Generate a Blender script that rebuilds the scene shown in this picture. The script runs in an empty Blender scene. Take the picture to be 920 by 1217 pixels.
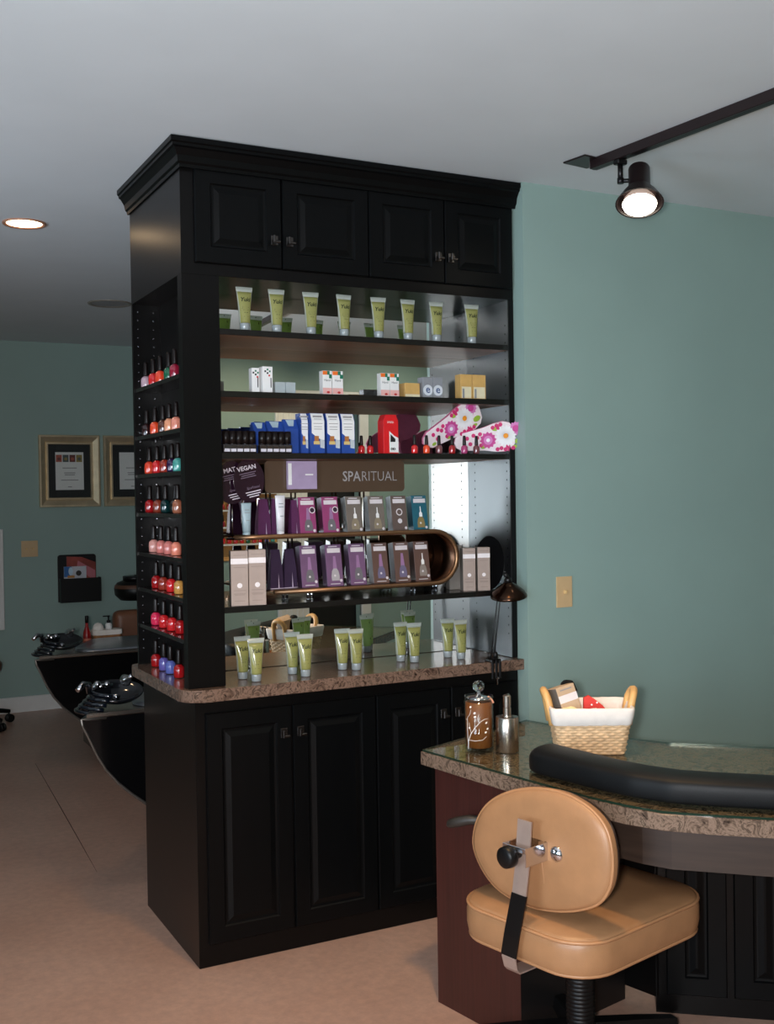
import bpy, bmesh, math, random
from mathutils import Matrix, Vector
random.seed(7)
PI = math.pi
SC = bpy.context.scene
COL = SC.collection

# ------------------------------------------------------------------ materials
def lin(c):
    return tuple((x/12.92 if x <= .04045 else ((x+.055)/1.055)**2.4) for x in c)

def rgb(r, g, b):
    return lin((r/255, g/255, b/255))

MATS = {}
def M(name, col=(.5, .5, .5), rough=.5, metal=0., coat=0., var=.06, scale=30., bump=0., bscale=200., emit=None, estr=0.,
      trans=0., spec=.5, stretch=None, crough=.05):
    """principled material with a noise-varied colour"""
    if name in MATS:
        return MATS[name]
    m = bpy.data.materials.new(name); m.use_nodes = True
    nt = m.node_tree; N = nt.nodes; L = nt.links
    b = N['Principled BSDF']
    b.inputs['Roughness'].default_value = rough
    b.inputs['Metallic'].default_value = metal
    b.inputs['Coat Weight'].default_value = coat
    b.inputs['Coat Roughness'].default_value = crough
    b.inputs['Specular IOR Level'].default_value = spec
    b.inputs['Transmission Weight'].default_value = trans
    tc = N.new('ShaderNodeTexCoord'); mp = N.new('ShaderNodeMapping')
    L.new(tc.outputs['Object'], mp.inputs['Vector'])
    if stretch: mp.inputs['Scale'].default_value = stretch
    no = N.new('ShaderNodeTexNoise'); no.inputs['Scale'].default_value = scale; no.inputs['Detail'].default_value = 5
    L.new(mp.outputs['Vector'], no.inputs['Vector'])
    cr = N.new('ShaderNodeValToRGB')
    cr.color_ramp.elements[0].position = .3; cr.color_ramp.elements[1].position = .7
    cr.color_ramp.elements[0].color = tuple(max(0, x*(1-var)) for x in col) + (1,)
    cr.color_ramp.elements[1].color = tuple(min(1, x*(1+var)) for x in col) + (1,)
    L.new(no.outputs['Fac'], cr.inputs['Fac']); L.new(cr.outputs['Color'], b.inputs['Base Color'])
    if bump:
        n2 = N.new('ShaderNodeTexNoise'); n2.inputs['Scale'].default_value = bscale
        L.new(mp.outputs['Vector'], n2.inputs['Vector'])
        bp = N.new('ShaderNodeBump'); bp.inputs['Strength'].default_value = bump; bp.inputs['Distance'].default_value = .002
        L.new(n2.outputs['Fac'], bp.inputs['Height']); L.new(bp.outputs['Normal'], b.inputs['Normal'])
    if emit:
        b.inputs['Emission Color'].default_value = tuple(emit) + (1,)
        b.inputs['Emission Strength'].default_value = estr
    MATS[name] = m
    return m

def granite(name, cols, scale=38., rough=.22):
    m = bpy.data.materials.new(name); m.use_nodes = True
    nt = m.node_tree; N = nt.nodes; L = nt.links; b = N['Principled BSDF']
    b.inputs['Roughness'].default_value = rough
    tc = N.new('ShaderNodeTexCoord')
    no = N.new('ShaderNodeTexNoise'); no.inputs['Scale'].default_value = scale; no.inputs['Detail'].default_value = 8
    no.inputs['Roughness'].default_value = .7; no.inputs['Distortion'].default_value = 1.2
    L.new(tc.outputs['Object'], no.inputs['Vector'])
    cr = N.new('ShaderNodeValToRGB'); e = cr.color_ramp.elements
    e[0].position = .34; e[0].color = cols[0] + (1,); e[1].position = .68; e[1].color = cols[-1] + (1,)
    for i, c in enumerate(cols[1:-1]):
        x = e.new(.34 + .34*(i+1)/(len(cols)-1)); x.color = c + (1,)
    L.new(no.outputs['Fac'], cr.inputs['Fac']); L.new(cr.outputs['Color'], b.inputs['Base Color'])
    MATS[name] = m
    return m

def thin_glass(name, tint, ior=1.5):
    m = bpy.data.materials.new(name); m.use_nodes = True
    nt = m.node_tree; N = nt.nodes; L = nt.links
    for n in list(N):
        if n.type == 'BSDF_PRINCIPLED': N.remove(n)
    t = N.new('ShaderNodeBsdfTransparent'); t.inputs['Color'].default_value = tint + (1,)
    g = N.new('ShaderNodeBsdfGlossy'); g.inputs['Roughness'].default_value = .01
    no = N.new('ShaderNodeTexNoise'); no.inputs['Scale'].default_value = 3.
    mr = N.new('ShaderNodeMapRange'); mr.inputs['To Min'].default_value = ior-.02; mr.inputs['To Max'].default_value = ior+.02
    L.new(no.outputs['Fac'], mr.inputs['Value'])
    f = N.new('ShaderNodeFresnel'); L.new(mr.outputs['Result'], f.inputs['IOR'])
    mx = N.new('ShaderNodeMixShader')
    L.new(f.outputs['Fac'], mx.inputs['Fac']); L.new(t.outputs['BSDF'], mx.inputs[1]); L.new(g.outputs['BSDF'], mx.inputs[2])
    ge = N.new('ShaderNodeNewGeometry'); ma = N.new('ShaderNodeMath'); ma.operation = 'SUBTRACT'; ma.inputs[0].default_value = 1
    mb = N.new('ShaderNodeMath'); mb.operation = 'MULTIPLY'
    L.new(ge.outputs['Backfacing'], ma.inputs[1]); L.new(ma.outputs[0], mb.inputs[0]); L.new(f.outputs['Fac'], mb.inputs[1])
    L.new(mb.outputs[0], mx.inputs['Fac'])
    L.new(mx.outputs['Shader'], N['Material Output'].inputs['Surface'])
    MATS[name] = m
    return m

def gel(name, col, rough=.24):
    m = M(name, col, rough, coat=.5, var=.05, scale=40)
    nt = m.node_tree; N = nt.nodes; L = nt.links; b = N['Principled BSDF']
    tr = N.new('ShaderNodeBsdfTranslucent'); cr = next(n for n in N if n.type == 'VALTORGB')
    L.new(cr.outputs['Color'], tr.inputs['Color'])
    mx = N.new('ShaderNodeMixShader'); mx.inputs['Fac'].default_value = .5
    L.new(b.outputs['BSDF'], mx.inputs[1]); L.new(tr.outputs['BSDF'], mx.inputs[2]); L.new(mx.outputs['Shader'], N['Material Output'].inputs['Surface'])
    return m

def floor_mat():
    m = bpy.data.materials.new('vinyl_floor'); m.use_nodes = True
    nt = m.node_tree; N = nt.nodes; L = nt.links; b = N['Principled BSDF']
    b.inputs['Roughness'].default_value = .38
    tc = N.new('ShaderNodeTexCoord')
    n1 = N.new('ShaderNodeTexNoise'); n1.inputs['Scale'].default_value = 2.2; n1.inputs['Detail'].default_value = 6
    n2 = N.new('ShaderNodeTexNoise'); n2.inputs['Scale'].default_value = 30; n2.inputs['Detail'].default_value = 6; n2.inputs['Roughness'].default_value = .7
    for n in (n1, n2): L.new(tc.outputs['Object'], n.inputs['Vector'])
    c1 = N.new('ShaderNodeValToRGB'); e = c1.color_ramp.elements
    e[0].position = .3; e[0].color = rgb(178, 142, 124) + (1,); e[1].position = .7; e[1].color = rgb(192, 157, 139) + (1,)
    c2 = N.new('ShaderNodeValToRGB'); e = c2.color_ramp.elements
    e[0].position = .35; e[0].color = (.86, .87, .88, 1); e[1].position = .65; e[1].color = (1.07, 1.04, 1.04, 1)
    L.new(n1.outputs['Fac'], c1.inputs['Fac']); L.new(n2.outputs['Fac'], c2.inputs['Fac'])
    mx = N.new('ShaderNodeMix'); mx.data_type = 'RGBA'; mx.blend_type = 'MULTIPLY'; mx.inputs[0].default_value = 1
    L.new(c1.outputs['Color'], mx.inputs[6]); L.new(c2.outputs['Color'], mx.inputs[7])
    L.new(mx.outputs[2], b.inputs['Base Color'])
    return m

TEAL = M('teal_paint', rgb(143, 167, 160), .55, var=.03, scale=3, bump=.08, bscale=260)
CEIL = M('ceiling_paint', rgb(211, 219, 223), .8, var=.02, scale=4)
WHITE = M('white_trim_paint', rgb(222, 222, 220), .4, var=.02)
FLOOR = floor_mat()
BLACK = M('black_satin_lacquer', rgb(6, 7, 8), .36, var=.12, scale=60, stretch=(1, 1, .08), spec=.16)
BLKSIDE = M('black_satin_side', rgb(9, 8, 8), .3, var=.15, scale=90, stretch=(1, 1, .06), spec=.22)
BLKEND = M('black_end_panel', rgb(12, 12, 13), .4, var=.15, scale=90, stretch=(1, 1, .06), spec=.6, coat=.5, crough=.3)
BLKSHELF = M('black_shelf_board', rgb(20, 18, 17), .22, var=.1, spec=.55)
UNDER = M('warm_lit_underside', rgb(128, 82, 54), .35, var=.2, scale=25, stretch=(.1, 1, 1))  # warm bounced light is put into the brown of the undersides
MIRROR = M('mirror_silver', (.86, .89, .87), .004, 1., var=.01)
GRAN = granite('granite_laminate', [rgb(36, 27, 23), rgb(88, 69, 58), rgb(128, 104, 90), rgb(62, 49, 41), rgb(138, 115, 101)], 30, .16)
GRANT = granite('granite_laminate_table', [rgb(38, 30, 25), rgb(90, 74, 62), rgb(130, 110, 95), rgb(66, 54, 44), rgb(140, 120, 104)], 30)
GLASS = thin_glass('table_glass', (.95, .97, .91))
CLEAR = thin_glass('clear_glass', (.93, .95, .94))
CRYS = M('crystal', (.95, .96, .97), .02, trans=1., var=.01)
PEWTER = M('pewter_knob', rgb(96, 92, 90), .3, 1.)
NICKEL = M('nickel_pin', rgb(190, 190, 195), .25, 1.)
CHROME = M('chrome', rgb(215, 215, 220), .14, 1., var=.02)
STEEL = M('brushed_steel', rgb(178, 168, 158), .27, 1., var=.08, scale=60, stretch=(.3, .3, 8))
BRONZE = M('bronze_metal', rgb(150, 114, 84), .36, .85, var=.08)
DKBRONZE = M('dark_bronze', rgb(84, 60, 46), .3, 1., var=.12)
BLKMET = M('black_metal', rgb(18, 17, 18), .38, .3)
BLKPLA = M('black_plastic', rgb(10, 10, 11), .4, spec=.3)
LIME = gel('lime_gel', rgb(190, 188, 116))
GREEN = gel('green_gel_back', rgb(164, 198, 132))
CLRPL = M('clear_plastic_cap', rgb(164, 172, 174), .2, var=.05, coat=.5, trans=.25)
CRIMP = gel('clear_tube_seal', rgb(216, 222, 214))
INK = M('dark_green_ink', rgb(40, 48, 22), .6)
MAHOG = M('mahogany_panel', rgb(58, 26, 23), .36, var=.25, scale=30, stretch=(4, 4, .12), coat=.15)
BROWNL = M('dark_brown_laminate', rgb(50, 38, 31), .4, var=.2, scale=20, stretch=(.3, .3, 4))
LEATH = M('tan_vinyl', rgb(160, 118, 82), .42, var=.07, scale=22, bump=.15, bscale=420)
LEATHP = M('tan_piping', rgb(172, 126, 88), .4, var=.05)
BLKVIN = M('black_vinyl', rgb(12, 14, 16), .5, var=.1, bump=.12, bscale=350, spec=.22)
WICKER = M('wicker_straw', rgb(206, 172, 132), .6, var=.25, scale=60)
LINEN = M('white_linen', rgb(232, 224, 216), .8, var=.04, scale=40, bump=.2, bscale=600)
WOOD = M('light_wood', rgb(214, 166, 104), .45, var=.15, scale=30, stretch=(1, 1, .2))
IVORY = M('almond_plastic', rgb(206, 174, 130), .4, var=.03)
PAPER = M('white_paper', rgb(232, 230, 228), .6, var=.02)
GREYC = M('grey_print', rgb(150, 146, 146), .6)

# ------------------------------------------------------------------ mesh helpers
ID = Matrix.Identity(4)
def T(x, y, z): return Matrix.Translation((x, y, z))
def RX(a): return Matrix.Rotation(a, 4, 'X')
def RY(a): return Matrix.Rotation(a, 4, 'Y')
def RZ(a): return Matrix.Rotation(a, 4, 'Z')

def fin(bm, fs, mi, mat, vs=None):
    for f in fs: f.material_index = mi
    if mat is not None:
        if vs is None: vs = {v for f in fs for v in f.verts}
        for v in vs: v.co = mat @ v.co

def box(bm, x0, x1, y0, y1, z0, z1, mi=0, bev=0., mat=None, seg=1):
    v = [bm.verts.new(c) for c in ((x0,y0,z0),(x1,y0,z0),(x1,y1,z0),(x0,y1,z0),(x0,y0,z1),(x1,y0,z1),(x1,y1,z1),(x0,y1,z1))]
    fs = [bm.faces.new([v[i] for i in q]) for q in ((3,2,1,0),(4,5,6,7),(0,1,5,4),(1,2,6,5),(2,3,7,6),(3,0,4,7))]
    if bev:
        es = list({e for f in fs for e in f.edges})
        r = bmesh.ops.bevel(bm, geom=es, offset=bev, segments=seg, profile=.6, affect='EDGES')
        fs = list({f for f in r['faces']} | {f for f in fs if f.is_valid})
        vv = {x for f in fs for x in f.verts}
        fs = list({f for x in vv for f in x.link_faces})
    fin(bm, fs, mi, mat)
    return fs

def lathe(bm, prof, n=20, mi=0, mat=None, cap0=True, cap1=True, mis=None):
    rings = []
    for r, z in prof:
        rings.append([bm.verts.new((r*math.cos(2*PI*k/n), r*math.sin(2*PI*k/n), z)) for k in range(n)])
    fs = []
    for i in range(len(rings)-1):
        for k in range(n):
            f = bm.faces.new((rings[i][k], rings[i][(k+1) % n], rings[i+1][(k+1) % n], rings[i+1][k]))
            f.smooth = True; f.material_index = mis[i] if mis else mi; fs.append(f)
    if cap0: f = bm.faces.new(rings[0][::-1]); f.material_index = mis[0] if mis else mi; fs.append(f)
    if cap1: f = bm.faces.new(rings[-1]); f.material_index = mis[-1] if mis else mi; fs.append(f)
    if mat is not None:
        for rg in rings:
            for v in rg: v.co = mat @ v.co
    return fs

def cyl(bm, r, z0, z1, n=16, mi=0, mat=None, r2=None):
    return lathe(bm, [(r, z0), (r if r2 is None else r2, z1)], n, mi, mat)

def tube(bm, pts, r, n=8, mi=0, closed=False, mat=None):
    """round tube along a polyline; r may be a list"""
    P = [Vector(p) for p in pts]; m = len(P)
    R = r if isinstance(r, (list, tuple)) else [r]*m
    rings = []; up = None
    for i in range(m):
        a = P[i-1] if (i > 0 or closed) else P[i]; b = P[(i+1) % m] if (i < m-1 or closed) else P[i]
        t = (b-a).normalized()
        if up is None:
            up = Vector((0, 0, 1)) if abs(t.z) < .9 else Vector((1, 0, 0))
        s = t.cross(up).normalized(); up = s.cross(t).normalized()
        rings.append([bm.verts.new(P[i] + R[i]*(math.cos(2*PI*k/n)*s + math.sin(2*PI*k/n)*up)) for k in range(n)])
    fs = []
    for i in range(m if closed else m-1):
        A, B = rings[i], rings[(i+1) % m]
        for k in range(n):
            f = bm.faces.new((A[k], A[(k+1) % n], B[(k+1) % n], B[k])); f.smooth = True; fs.append(f)
    if not closed:
        fs.append(bm.faces.new(rings[0][::-1])); fs.append(bm.faces.new(rings[-1]))
    fin(bm, fs, mi, mat)
    return fs

def prism(bm, poly, a, b, axis='z', mi=0, mat=None, bev=0., seg=2, smooth=False):
    """extrude a 2D outline; axis z -> (x,y), axis y -> (x,z), axis x -> (y,z)"""
    def P(p, h): return {'z': (p[0], p[1], h), 'y': (p[0], h, p[1]), 'x': (h, p[0], p[1])}[axis]
    A = [bm.verts.new(P(p, a)) for p in poly]; B = [bm.verts.new(P(p, b)) for p in poly]
    n = len(poly); fs = [bm.faces.new(A[::-1]), bm.faces.new(B)]
    rim = [e for f in fs for e in f.edges]
    for k in range(n):
        f = bm.faces.new((A[k], A[(k+1) % n], B[(k+1) % n], B[k])); f.smooth = smooth; fs.append(f)
    if bev:
        r = bmesh.ops.bevel(bm, geom=rim, offset=bev, segments=seg, profile=.5, affect='EDGES')
        vv = {x for f in (list(r['faces']) + [f for f in fs if f.is_valid]) for x in f.verts}
        fs = list({f for x in vv for f in x.link_faces})
    fin(bm, fs, mi, mat)
    return fs

def quad(bm, x0, x1, z0, z1, y, mi=0, mat=None):
    v = [bm.verts.new(c) for c in ((x0,y,z0),(x1,y,z0),(x1,y,z1),(x0,y,z1))]
    f = bm.faces.new(v); fin(bm, [f], mi, mat); return [f]

def disc(bm, cx, cz, r, y, mi=0, mat=None, n=18, rz=None):
    v = [bm.verts.new((cx + r*math.cos(2*PI*k/n), y, cz + (rz or r)*math.sin(2*PI*k/n))) for k in range(n)]
    f = bm.faces.new(v); fin(bm, [f], mi, mat); return [f]

def ringd(bm, cx, cz, r0, r1, y, mi=0, mat=None, n=18):
    a = [bm.verts.new((cx + r0*math.cos(2*PI*k/n), y, cz + r0*math.sin(2*PI*k/n))) for k in range(n)]
    b = [bm.verts.new((cx + r1*math.cos(2*PI*k/n), y, cz + r1*math.sin(2*PI*k/n))) for k in range(n)]
    fs = [bm.faces.new((a[k], a[(k+1) % n], b[(k+1) % n], b[k])) for k in range(n)]
    fin(bm, fs, mi, mat); return fs

def text(bm, s, size, x, z, y, mi=0, mat=None, shear=0., align='CENTER', sx=1., bold=0.):
    cu = bpy.data.curves.new('txt', 'FONT'); cu.body = s; cu.size = size; cu.align_x = align; cu.shear = shear; cu.resolution_u = 2
    cu.offset = bold
    o = bpy.data.objects.new('txt', cu); COL.objects.link(o)
    dg = bpy.context.evaluated_depsgraph_get(); dg.update()
    me = bpy.data.meshes.new_from_object(o.evaluated_get(dg))
    bpy.data.objects.remove(o); bpy.data.curves.remove(cu)
    n0 = len(bm.faces); v0 = len(bm.verts)
    bm.from_mesh(me); bpy.data.meshes.remove(me)
    bm.verts.ensure_lookup_table(); bm.faces.ensure_lookup_table()
    X = T(x, y, z) @ RX(PI/2) @ Matrix.Diagonal((sx, 1, 1, 1))
    if mat is not None: X = mat @ X
    for v in bm.verts[v0:]: v.co = X @ v.co
    for f in bm.faces[n0:]: f.material_index = mi

def rings_panel(bm, w, h, rings, mi=0, mat=None):
    """front in local XZ (x 0..w, z 0..h), depth along -y: list of (inset, out)"""
    L = []
    for i, o in rings:
        L.append([bm.verts.new(c) for c in ((i,-o,i),(w-i,-o,i),(w-i,-o,h-i),(i,-o,h-i))])
    fs = []
    for a, b in zip(L[:-1], L[1:]):
        for k in range(4): fs.append(bm.faces.new((a[k], a[(k+1) % 4], b[(k+1) % 4], b[k])))
    fs.append(bm.faces.new(L[-1])); fs.append(bm.faces.new(L[0][::-1]))
    fin(bm, fs, mi, mat)
    return fs

def obj(name, bm, mats, parent=None, smooth=False, recalc=True):
    if recalc: bmesh.ops.recalc_face_normals(bm, faces=bm.faces[:])
    if smooth:
        for f in bm.faces: f.smooth = True
    me = bpy.data.meshes.new(name); bm.to_mesh(me); bm.free()
    for m in (mats if isinstance(mats, (list, tuple)) else [mats]): me.materials.append(m)
    o = bpy.data.objects.new(name, me); COL.objects.link(o)
    if parent: o.parent = parent
    return o

def autosmooth(o, ang=40):
    me = o.data
    for p in me.polygons: p.use_smooth = True
    bm = bmesh.new(); bm.from_mesh(me)
    for e in bm.edges:
        if len(e.link_faces) == 2 and e.calc_face_angle(0) > math.radians(ang): e.smooth = False
    bm.to_mesh(me); bm.free()
    return o

def tag(o, label, cat, group=None):
    o['label'] = label; o['category'] = cat
    if group: o['group'] = group
    return o

def thing(name, label, cat, loc=(0, 0, 0), rz=0, group=None):
    o = bpy.data.objects.new(name, None); COL.objects.link(o)
    o.empty_display_size = .03
    o.location = loc; o.rotation_euler = (0, 0, rz)
    return tag(o, label, cat, group)

def struct(name, bm, m):
    o = obj(name, bm, m); o['kind'] = 'structure'; return o

CH = {}
def dup(root, loc, rz=None, label=None, group=None):
    r = root.copy(); COL.objects.link(r); r.location = loc
    if rz is not None: r.rotation_euler = (0, 0, rz)
    if label: r['label'] = label
    if group: r['group'] = group
    for ch in list(root.children):
        c = ch.copy(); COL.objects.link(c); c.parent = r
        for g in ch.children:
            d = g.copy(); COL.objects.link(d); d.parent = c
    return r

def recolor(root, part, mat, slot=0):
    for c in root.children:
        if c.name.split('.')[0] == part:
            c.material_slots[slot].link = 'OBJECT'; c.material_slots[slot].material = mat

ORD = ['first', 'second', 'third', 'fourth', 'fifth', 'sixth', 'seventh', 'eighth', 'ninth', 'tenth', 'eleventh', 'twelfth']
CEILZ = 2.667

# ------------------------------------------------------------------ setting
bm = bmesh.new(); box(bm, -3.3, 4.7, -4.75, 4.95, -.06, 0); struct('floor', bm, FLOOR)
bm = bmesh.new(); box(bm, -3.3, 4.7, -4.75, 4.95, CEILZ, CEILZ+.06); struct('ceiling', bm, CEIL)
# seam line in the vinyl
bm = bmesh.new()
tube(bm, [(.015, 3.15, .0), (-.03, 2.2, .0), (-.062, 1.55, .0), (-.085, 1.1, .0)], [.001, .0022, .0018, .0006], 4); struct('trim_1', bm, M('seam', rgb(70, 44, 38), .6))
bm = bmesh.new(); box(bm, 1.2515, 4.6, -.065, .66, 0, CEILZ); struct('wall_right', bm, TEAL)
bm = bmesh.new(); box(bm, -3.2, 4.6, 4.8, 4.95, 0, CEILZ); struct('wall_far', bm, TEAL)
bm = bmesh.new(); box(bm, -3.3, -3.2, -4.6, 4.95, 0, CEILZ); struct('wall_left', bm, TEAL)
bm = bmesh.new(); box(bm, 4.6, 4.7, -4.6, 4.95, 0, CEILZ); struct('wall_side', bm, TEAL)
bm = bmesh.new()
DX0, DX1, DZ = 2.62, 3.12, 2.36
box(bm, -3.2, DX0, -4.7, -4.6, 0, CEILZ); box(bm, DX1, 4.6, -4.7, -4.6, 0, CEILZ); box(bm, DX0, DX1, -4.7, -4.6, DZ, CEILZ)
struct('wall_back', bm, TEAL)
bm = bmesh.new()
box(bm, DX0-.28, DX0, -4.62, -4.575, 0, DZ+.06, bev=.004); box(bm, DX1, DX1+.09, -4.62, -4.575, 0, DZ+.06, bev=.004); box(bm, DX0, DX1, -4.62, -4.575, DZ, DZ+.06, bev=.004)
for k in range(5): box(bm, DX0-.26+.05*k, DX0-.245+.05*k, -4.575, -4.567, .02, DZ)
struct('trim_2', bm, WHITE)
bm = bmesh.new(); box(bm, DX0-.05, DX1+.05, -4.74, -4.705, 0, DZ+.05); struct('doorway_shade', bm, M('doorway_shade_black', rgb(16, 15, 15), .5))  # dark sheet closes the opening; its colour stands for the unlit space beyond
bm = bmesh.new(); prism(bm, [(4.8, 0), (4.785, 0), (4.785, .095), (4.79, .108), (4.8, .11)], -3.2, 4.6, 'x'); struct('baseboard_far', bm, WHITE)
bm = bmesh.new(); prism(bm, [(-.065, 0), (-.08, 0), (-.08, .095), (-.075, .108), (-.065, .11)], 1.252, 4.6, 'x'); struct('baseboard_right', bm, WHITE)
# window on the far wall, its casing just inside the frame
bm = bmesh.new()
wx0, wx1, wz0, wz1 = -1.35, .092, .60, 1.32
for a in ((wx0, wx0+.07, wz0, wz1), (wx1-.07, wx1, wz0, wz1)): box(bm, a[0], a[1], 4.775, 4.8, a[2], a[3], bev=.004)
for a in ((wz0, wz0+.07), (wz1-.07, wz1)): box(bm, wx0+.07, wx1-.07, 4.775, 4.8, a[0], a[1], bev=.004)
box(bm, -.65, -.61, 4.78, 4.797, wz0+.07, wz1-.07)
struct('window_1', bm, WHITE)
bm = bmesh.new(); box(bm, wx0+.07, wx1-.07, 4.79, 4.799, wz0+.07, wz1-.07); struct('window_1_pane', bm, M('dusk_pane', rgb(30, 36, 40), .05))

# recessed downlights
def downlight(x, y, r, lit, label, group):
    t = thing('recessed_downlight', label, 'ceiling light', (x, y, CEILZ), 0, group)
    bm = bmesh.new(); lathe(bm, [(r, 0), (r, -.004), (r*.97, -.007), (r*.84, -.005), (r*.82, -.001), (r*.8, 0)], 40, cap0=False, cap1=False)
    obj('trim_ring', bm, M('copper_trim' if lit else 'white_ring', rgb(176, 128, 104) if lit else rgb(128, 122, 112), .35), t)
    bm = bmesh.new(); lathe(bm, [(r*.82, -.0015), (r*.5, -.003), (.001, -.0035)], 36, cap0=False)
    obj('lens', bm, M('lit_lens', (1, .95, .85), .4, emit=(1, .70, .40), estr=11) if lit else M('unlit_lens', rgb(150, 152, 156), .5), t)
    if lit:
        l = bpy.data.lights.new('downlight_lamp', 'SPOT'); l.energy = lit*.6; l.color = (1, .70, .42); l.spot_size = 2.3; l.spot_blend = .6; l.shadow_soft_size = .06
        o = bpy.data.objects.new('downlight_lamp', l); COL.objects.link(o); o.location = (0, 0, -.02); o.parent = t
    return t
downlight(-.29, 1.285, .087, 14, 'lit recessed downlight in the ceiling left of the black cabinet', 'recessed downlights')
downlight(.464, 3.02, .125, 0, 'unlit round recessed light further back beside the cabinet edge', 'recessed downlights')

# ------------------------------------------------------------------ base cabinet
XR = 1.249
bc = thing('base_cabinet', 'black base cabinet with raised-panel doors under the granite counter', 'cabinet')
bm = bmesh.new(); box(bm, 0, XR, 0, .635, .0, .869, bev=.0015)
obj('carcass', bm, BLKSIDE, bc)
RP = [(0, 0), (0, .009), (.003, .013), (.052, .013), (.056, .008), (.062, .007), (.066, .0075), (.082, .0125), (.084, .0125)]
def knob(parent, mat_):
    bm = bmesh.new()
    box(bm, -.012, .012, -.003, 0, -.016, .016, bev=.001, mat=mat_)
    box(bm, -.004, .004, -.02, -.003, -.004, .004, mat=mat_)
    box(bm, -.013, .013, -.027, -.019, -.012, -.004, bev=.002, mat=mat_)
    box(bm, -.013, -.006, -.028, -.018, -.013, .013, bev=.002, mat=mat_)
    obj('knob', bm, PEWTER, parent)
def door(parent, x0, x1, z0, z1, kx, kz):
    bm = bmesh.new(); rings_panel(bm, x1-x0, z1-z0, RP, mat=T(x0, .0, z0))
    d = obj('door', bm, BLACK, parent)
    knob(d, T(kx, -.013, kz))
DC = [(.032, .329), (.335, .645), (.65, .946), (.952, 1.236)]
for i, (a, b) in enumerate(DC):
    door(bc, a, b, .075, .827, (b-.028) if i % 2 == 0 else (a+.026), .737)

# ------------------------------------------------------------------ countertop
def rounded(poly_corner, r, n=8):
    """poly list of (x,y,r) -> rounded outline"""
    out = []; m = len(poly_corner)
    for i in range(m):
        p = Vector(poly_corner[i][:2]); rr = poly_corner[i][2]
        if rr <= 0: out.append(tuple(p)); continue
        a = (Vector(poly_corner[i-1][:2])-p).normalized(); b = (Vector(poly_corner[(i+1) % m][:2])-p).normalized()
        ang = a.angle(b); d = rr/math.tan(ang/2); c = p + (a+b).normalized()*rr/math.sin(ang/2)
        s = p + a*d - c; e = p + b*d - c
        a0 = math.atan2(s.y, s.x); a1 = math.atan2(e.y, e.x)
        da = (a1-a0+PI) % (2*PI)-PI
        for k in range(n+1):
            t = a0+da*k/n; out.append((c.x+rr*math.cos(t), c.y+rr*math.sin(t)))
    return out
bm = bmesh.new()
prism(bm, rounded([(-.046, -.041, .07), (XR, -.041, 0), (XR, .65, 0), (-.046, .65, .03)], .06), .87, .91, 'z', bev=.003)
tag(obj('granite_countertop', bm, GRAN), 'brown speckled granite countertop with rounded corner on the black base cabinet', 'countertop')

# ------------------------------------------------------------------ hutch
HZ0, HZ1, HT = .911, 2.60, 2.245
hu = thing('display_hutch', 'tall black display hutch with open mirrored shelves reaching the ceiling', 'shelf cabinet', (0, 0, .911))
hu.location = (0, 0, 0)
bm = bmesh.new()
box(bm, -.02, XR, 0, .635, HT, HZ1, bev=.001)                       # upper cupboard block
box(bm, -.02, .105, 0, .045, HZ0, HT)                               # front stile left
box(bm, .085, .105, .045, .305, HZ0, HT)                            # partition between niche and shelves
box(bm, -.02, .085, .62, .635, HZ0, HT)                             # rear end of niche
box(bm, .085, XR, .305, .635, HZ0, HT)                              # core behind the mirror
box(bm, 1.228, XR, 0, .305, HZ0, HT)                                # right end
be = bmesh.new(); box(be, 1.2255, 1.2279, .002, .2975, HZ0+.001, HT-.001); obj('end_panel', be, BLKEND, hu)
for Y0 in (.022, .247):                                             # shelf-pin holes, right end panel
    for k in range(37):
        z = 1.0+.032*k
        lathe(bm, [(.0035, 0), (.0035, .0006)], 8, 1, T(1.2255, Y0, z) @ RY(-PI/2))
for X0 in (.0, .058):                                               # nickel pins in the niche end panel
    for k in range(40):
        z = .97+.032*k
        lathe(bm, [(.003, 0), (.002, .001)], 8, 2, T(X0, .62, z) @ RX(PI/2))
obj('carcass', bm, [BLKSIDE, M('hole_black', (.004, .004, .004), .8), NICKEL], hu)
bm = bmesh.new(); box(bm, .1055, 1.2255, .298, .3045, HZ0+.001, HT-.001); obj('mirror_panel', bm, MIRROR, hu)
SH = [2.077, 1.874, 1.672, 1.167]
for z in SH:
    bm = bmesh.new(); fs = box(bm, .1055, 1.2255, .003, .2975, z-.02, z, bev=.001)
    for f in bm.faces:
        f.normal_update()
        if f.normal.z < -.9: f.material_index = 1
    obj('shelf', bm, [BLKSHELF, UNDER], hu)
NS = [1.931, 1.755, 1.615, 1.474, 1.329, 1.199, 1.064]
for z in NS:
    bm = bmesh.new(); box(bm, -.016, .0845, .0455, .6195, z-.014, z, bev=.0008); obj('side_shelf', bm, BLKSHELF, hu)
for i, (a, b) in enumerate([(.024, .322), (.326, .645), (.648, .948), (.952, 1.24)]):
    door(hu, a, b, 2.283, 2.592, (b-.026) if i % 2 == 0 else (a+.024), 2.375)
# crown moulding swept round the left and front
CP = [(0, 2.578), (.006, 2.578), (.008, 2.588), (.014, 2.594), (.018, 2.612), (.03, 2.632), (.037, 2.636), (.038, 2.644), (.043, 2.648), (.043, 2.664), (0, 2.664)]
bm = bmesh.new(); rows = []
for o_, z in CP:
    rows.append([bm.verts.new((-.02-o_, .645, z)), bm.verts.new((-.02-o_, -.016-o_, z)), bm.verts.new((XR, -.016-o_, z))])
for a, b in zip(rows, rows[1:]+rows[:1]):
    for k in range(2): bm.faces.new((a[k], a[k+1], b[k+1], b[k]))
bm.faces.new([r[0] for r in rows]); bm.faces.new([r[2] for r in rows][::-1])
obj('crown_molding', bm, BLACK, hu)

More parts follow.
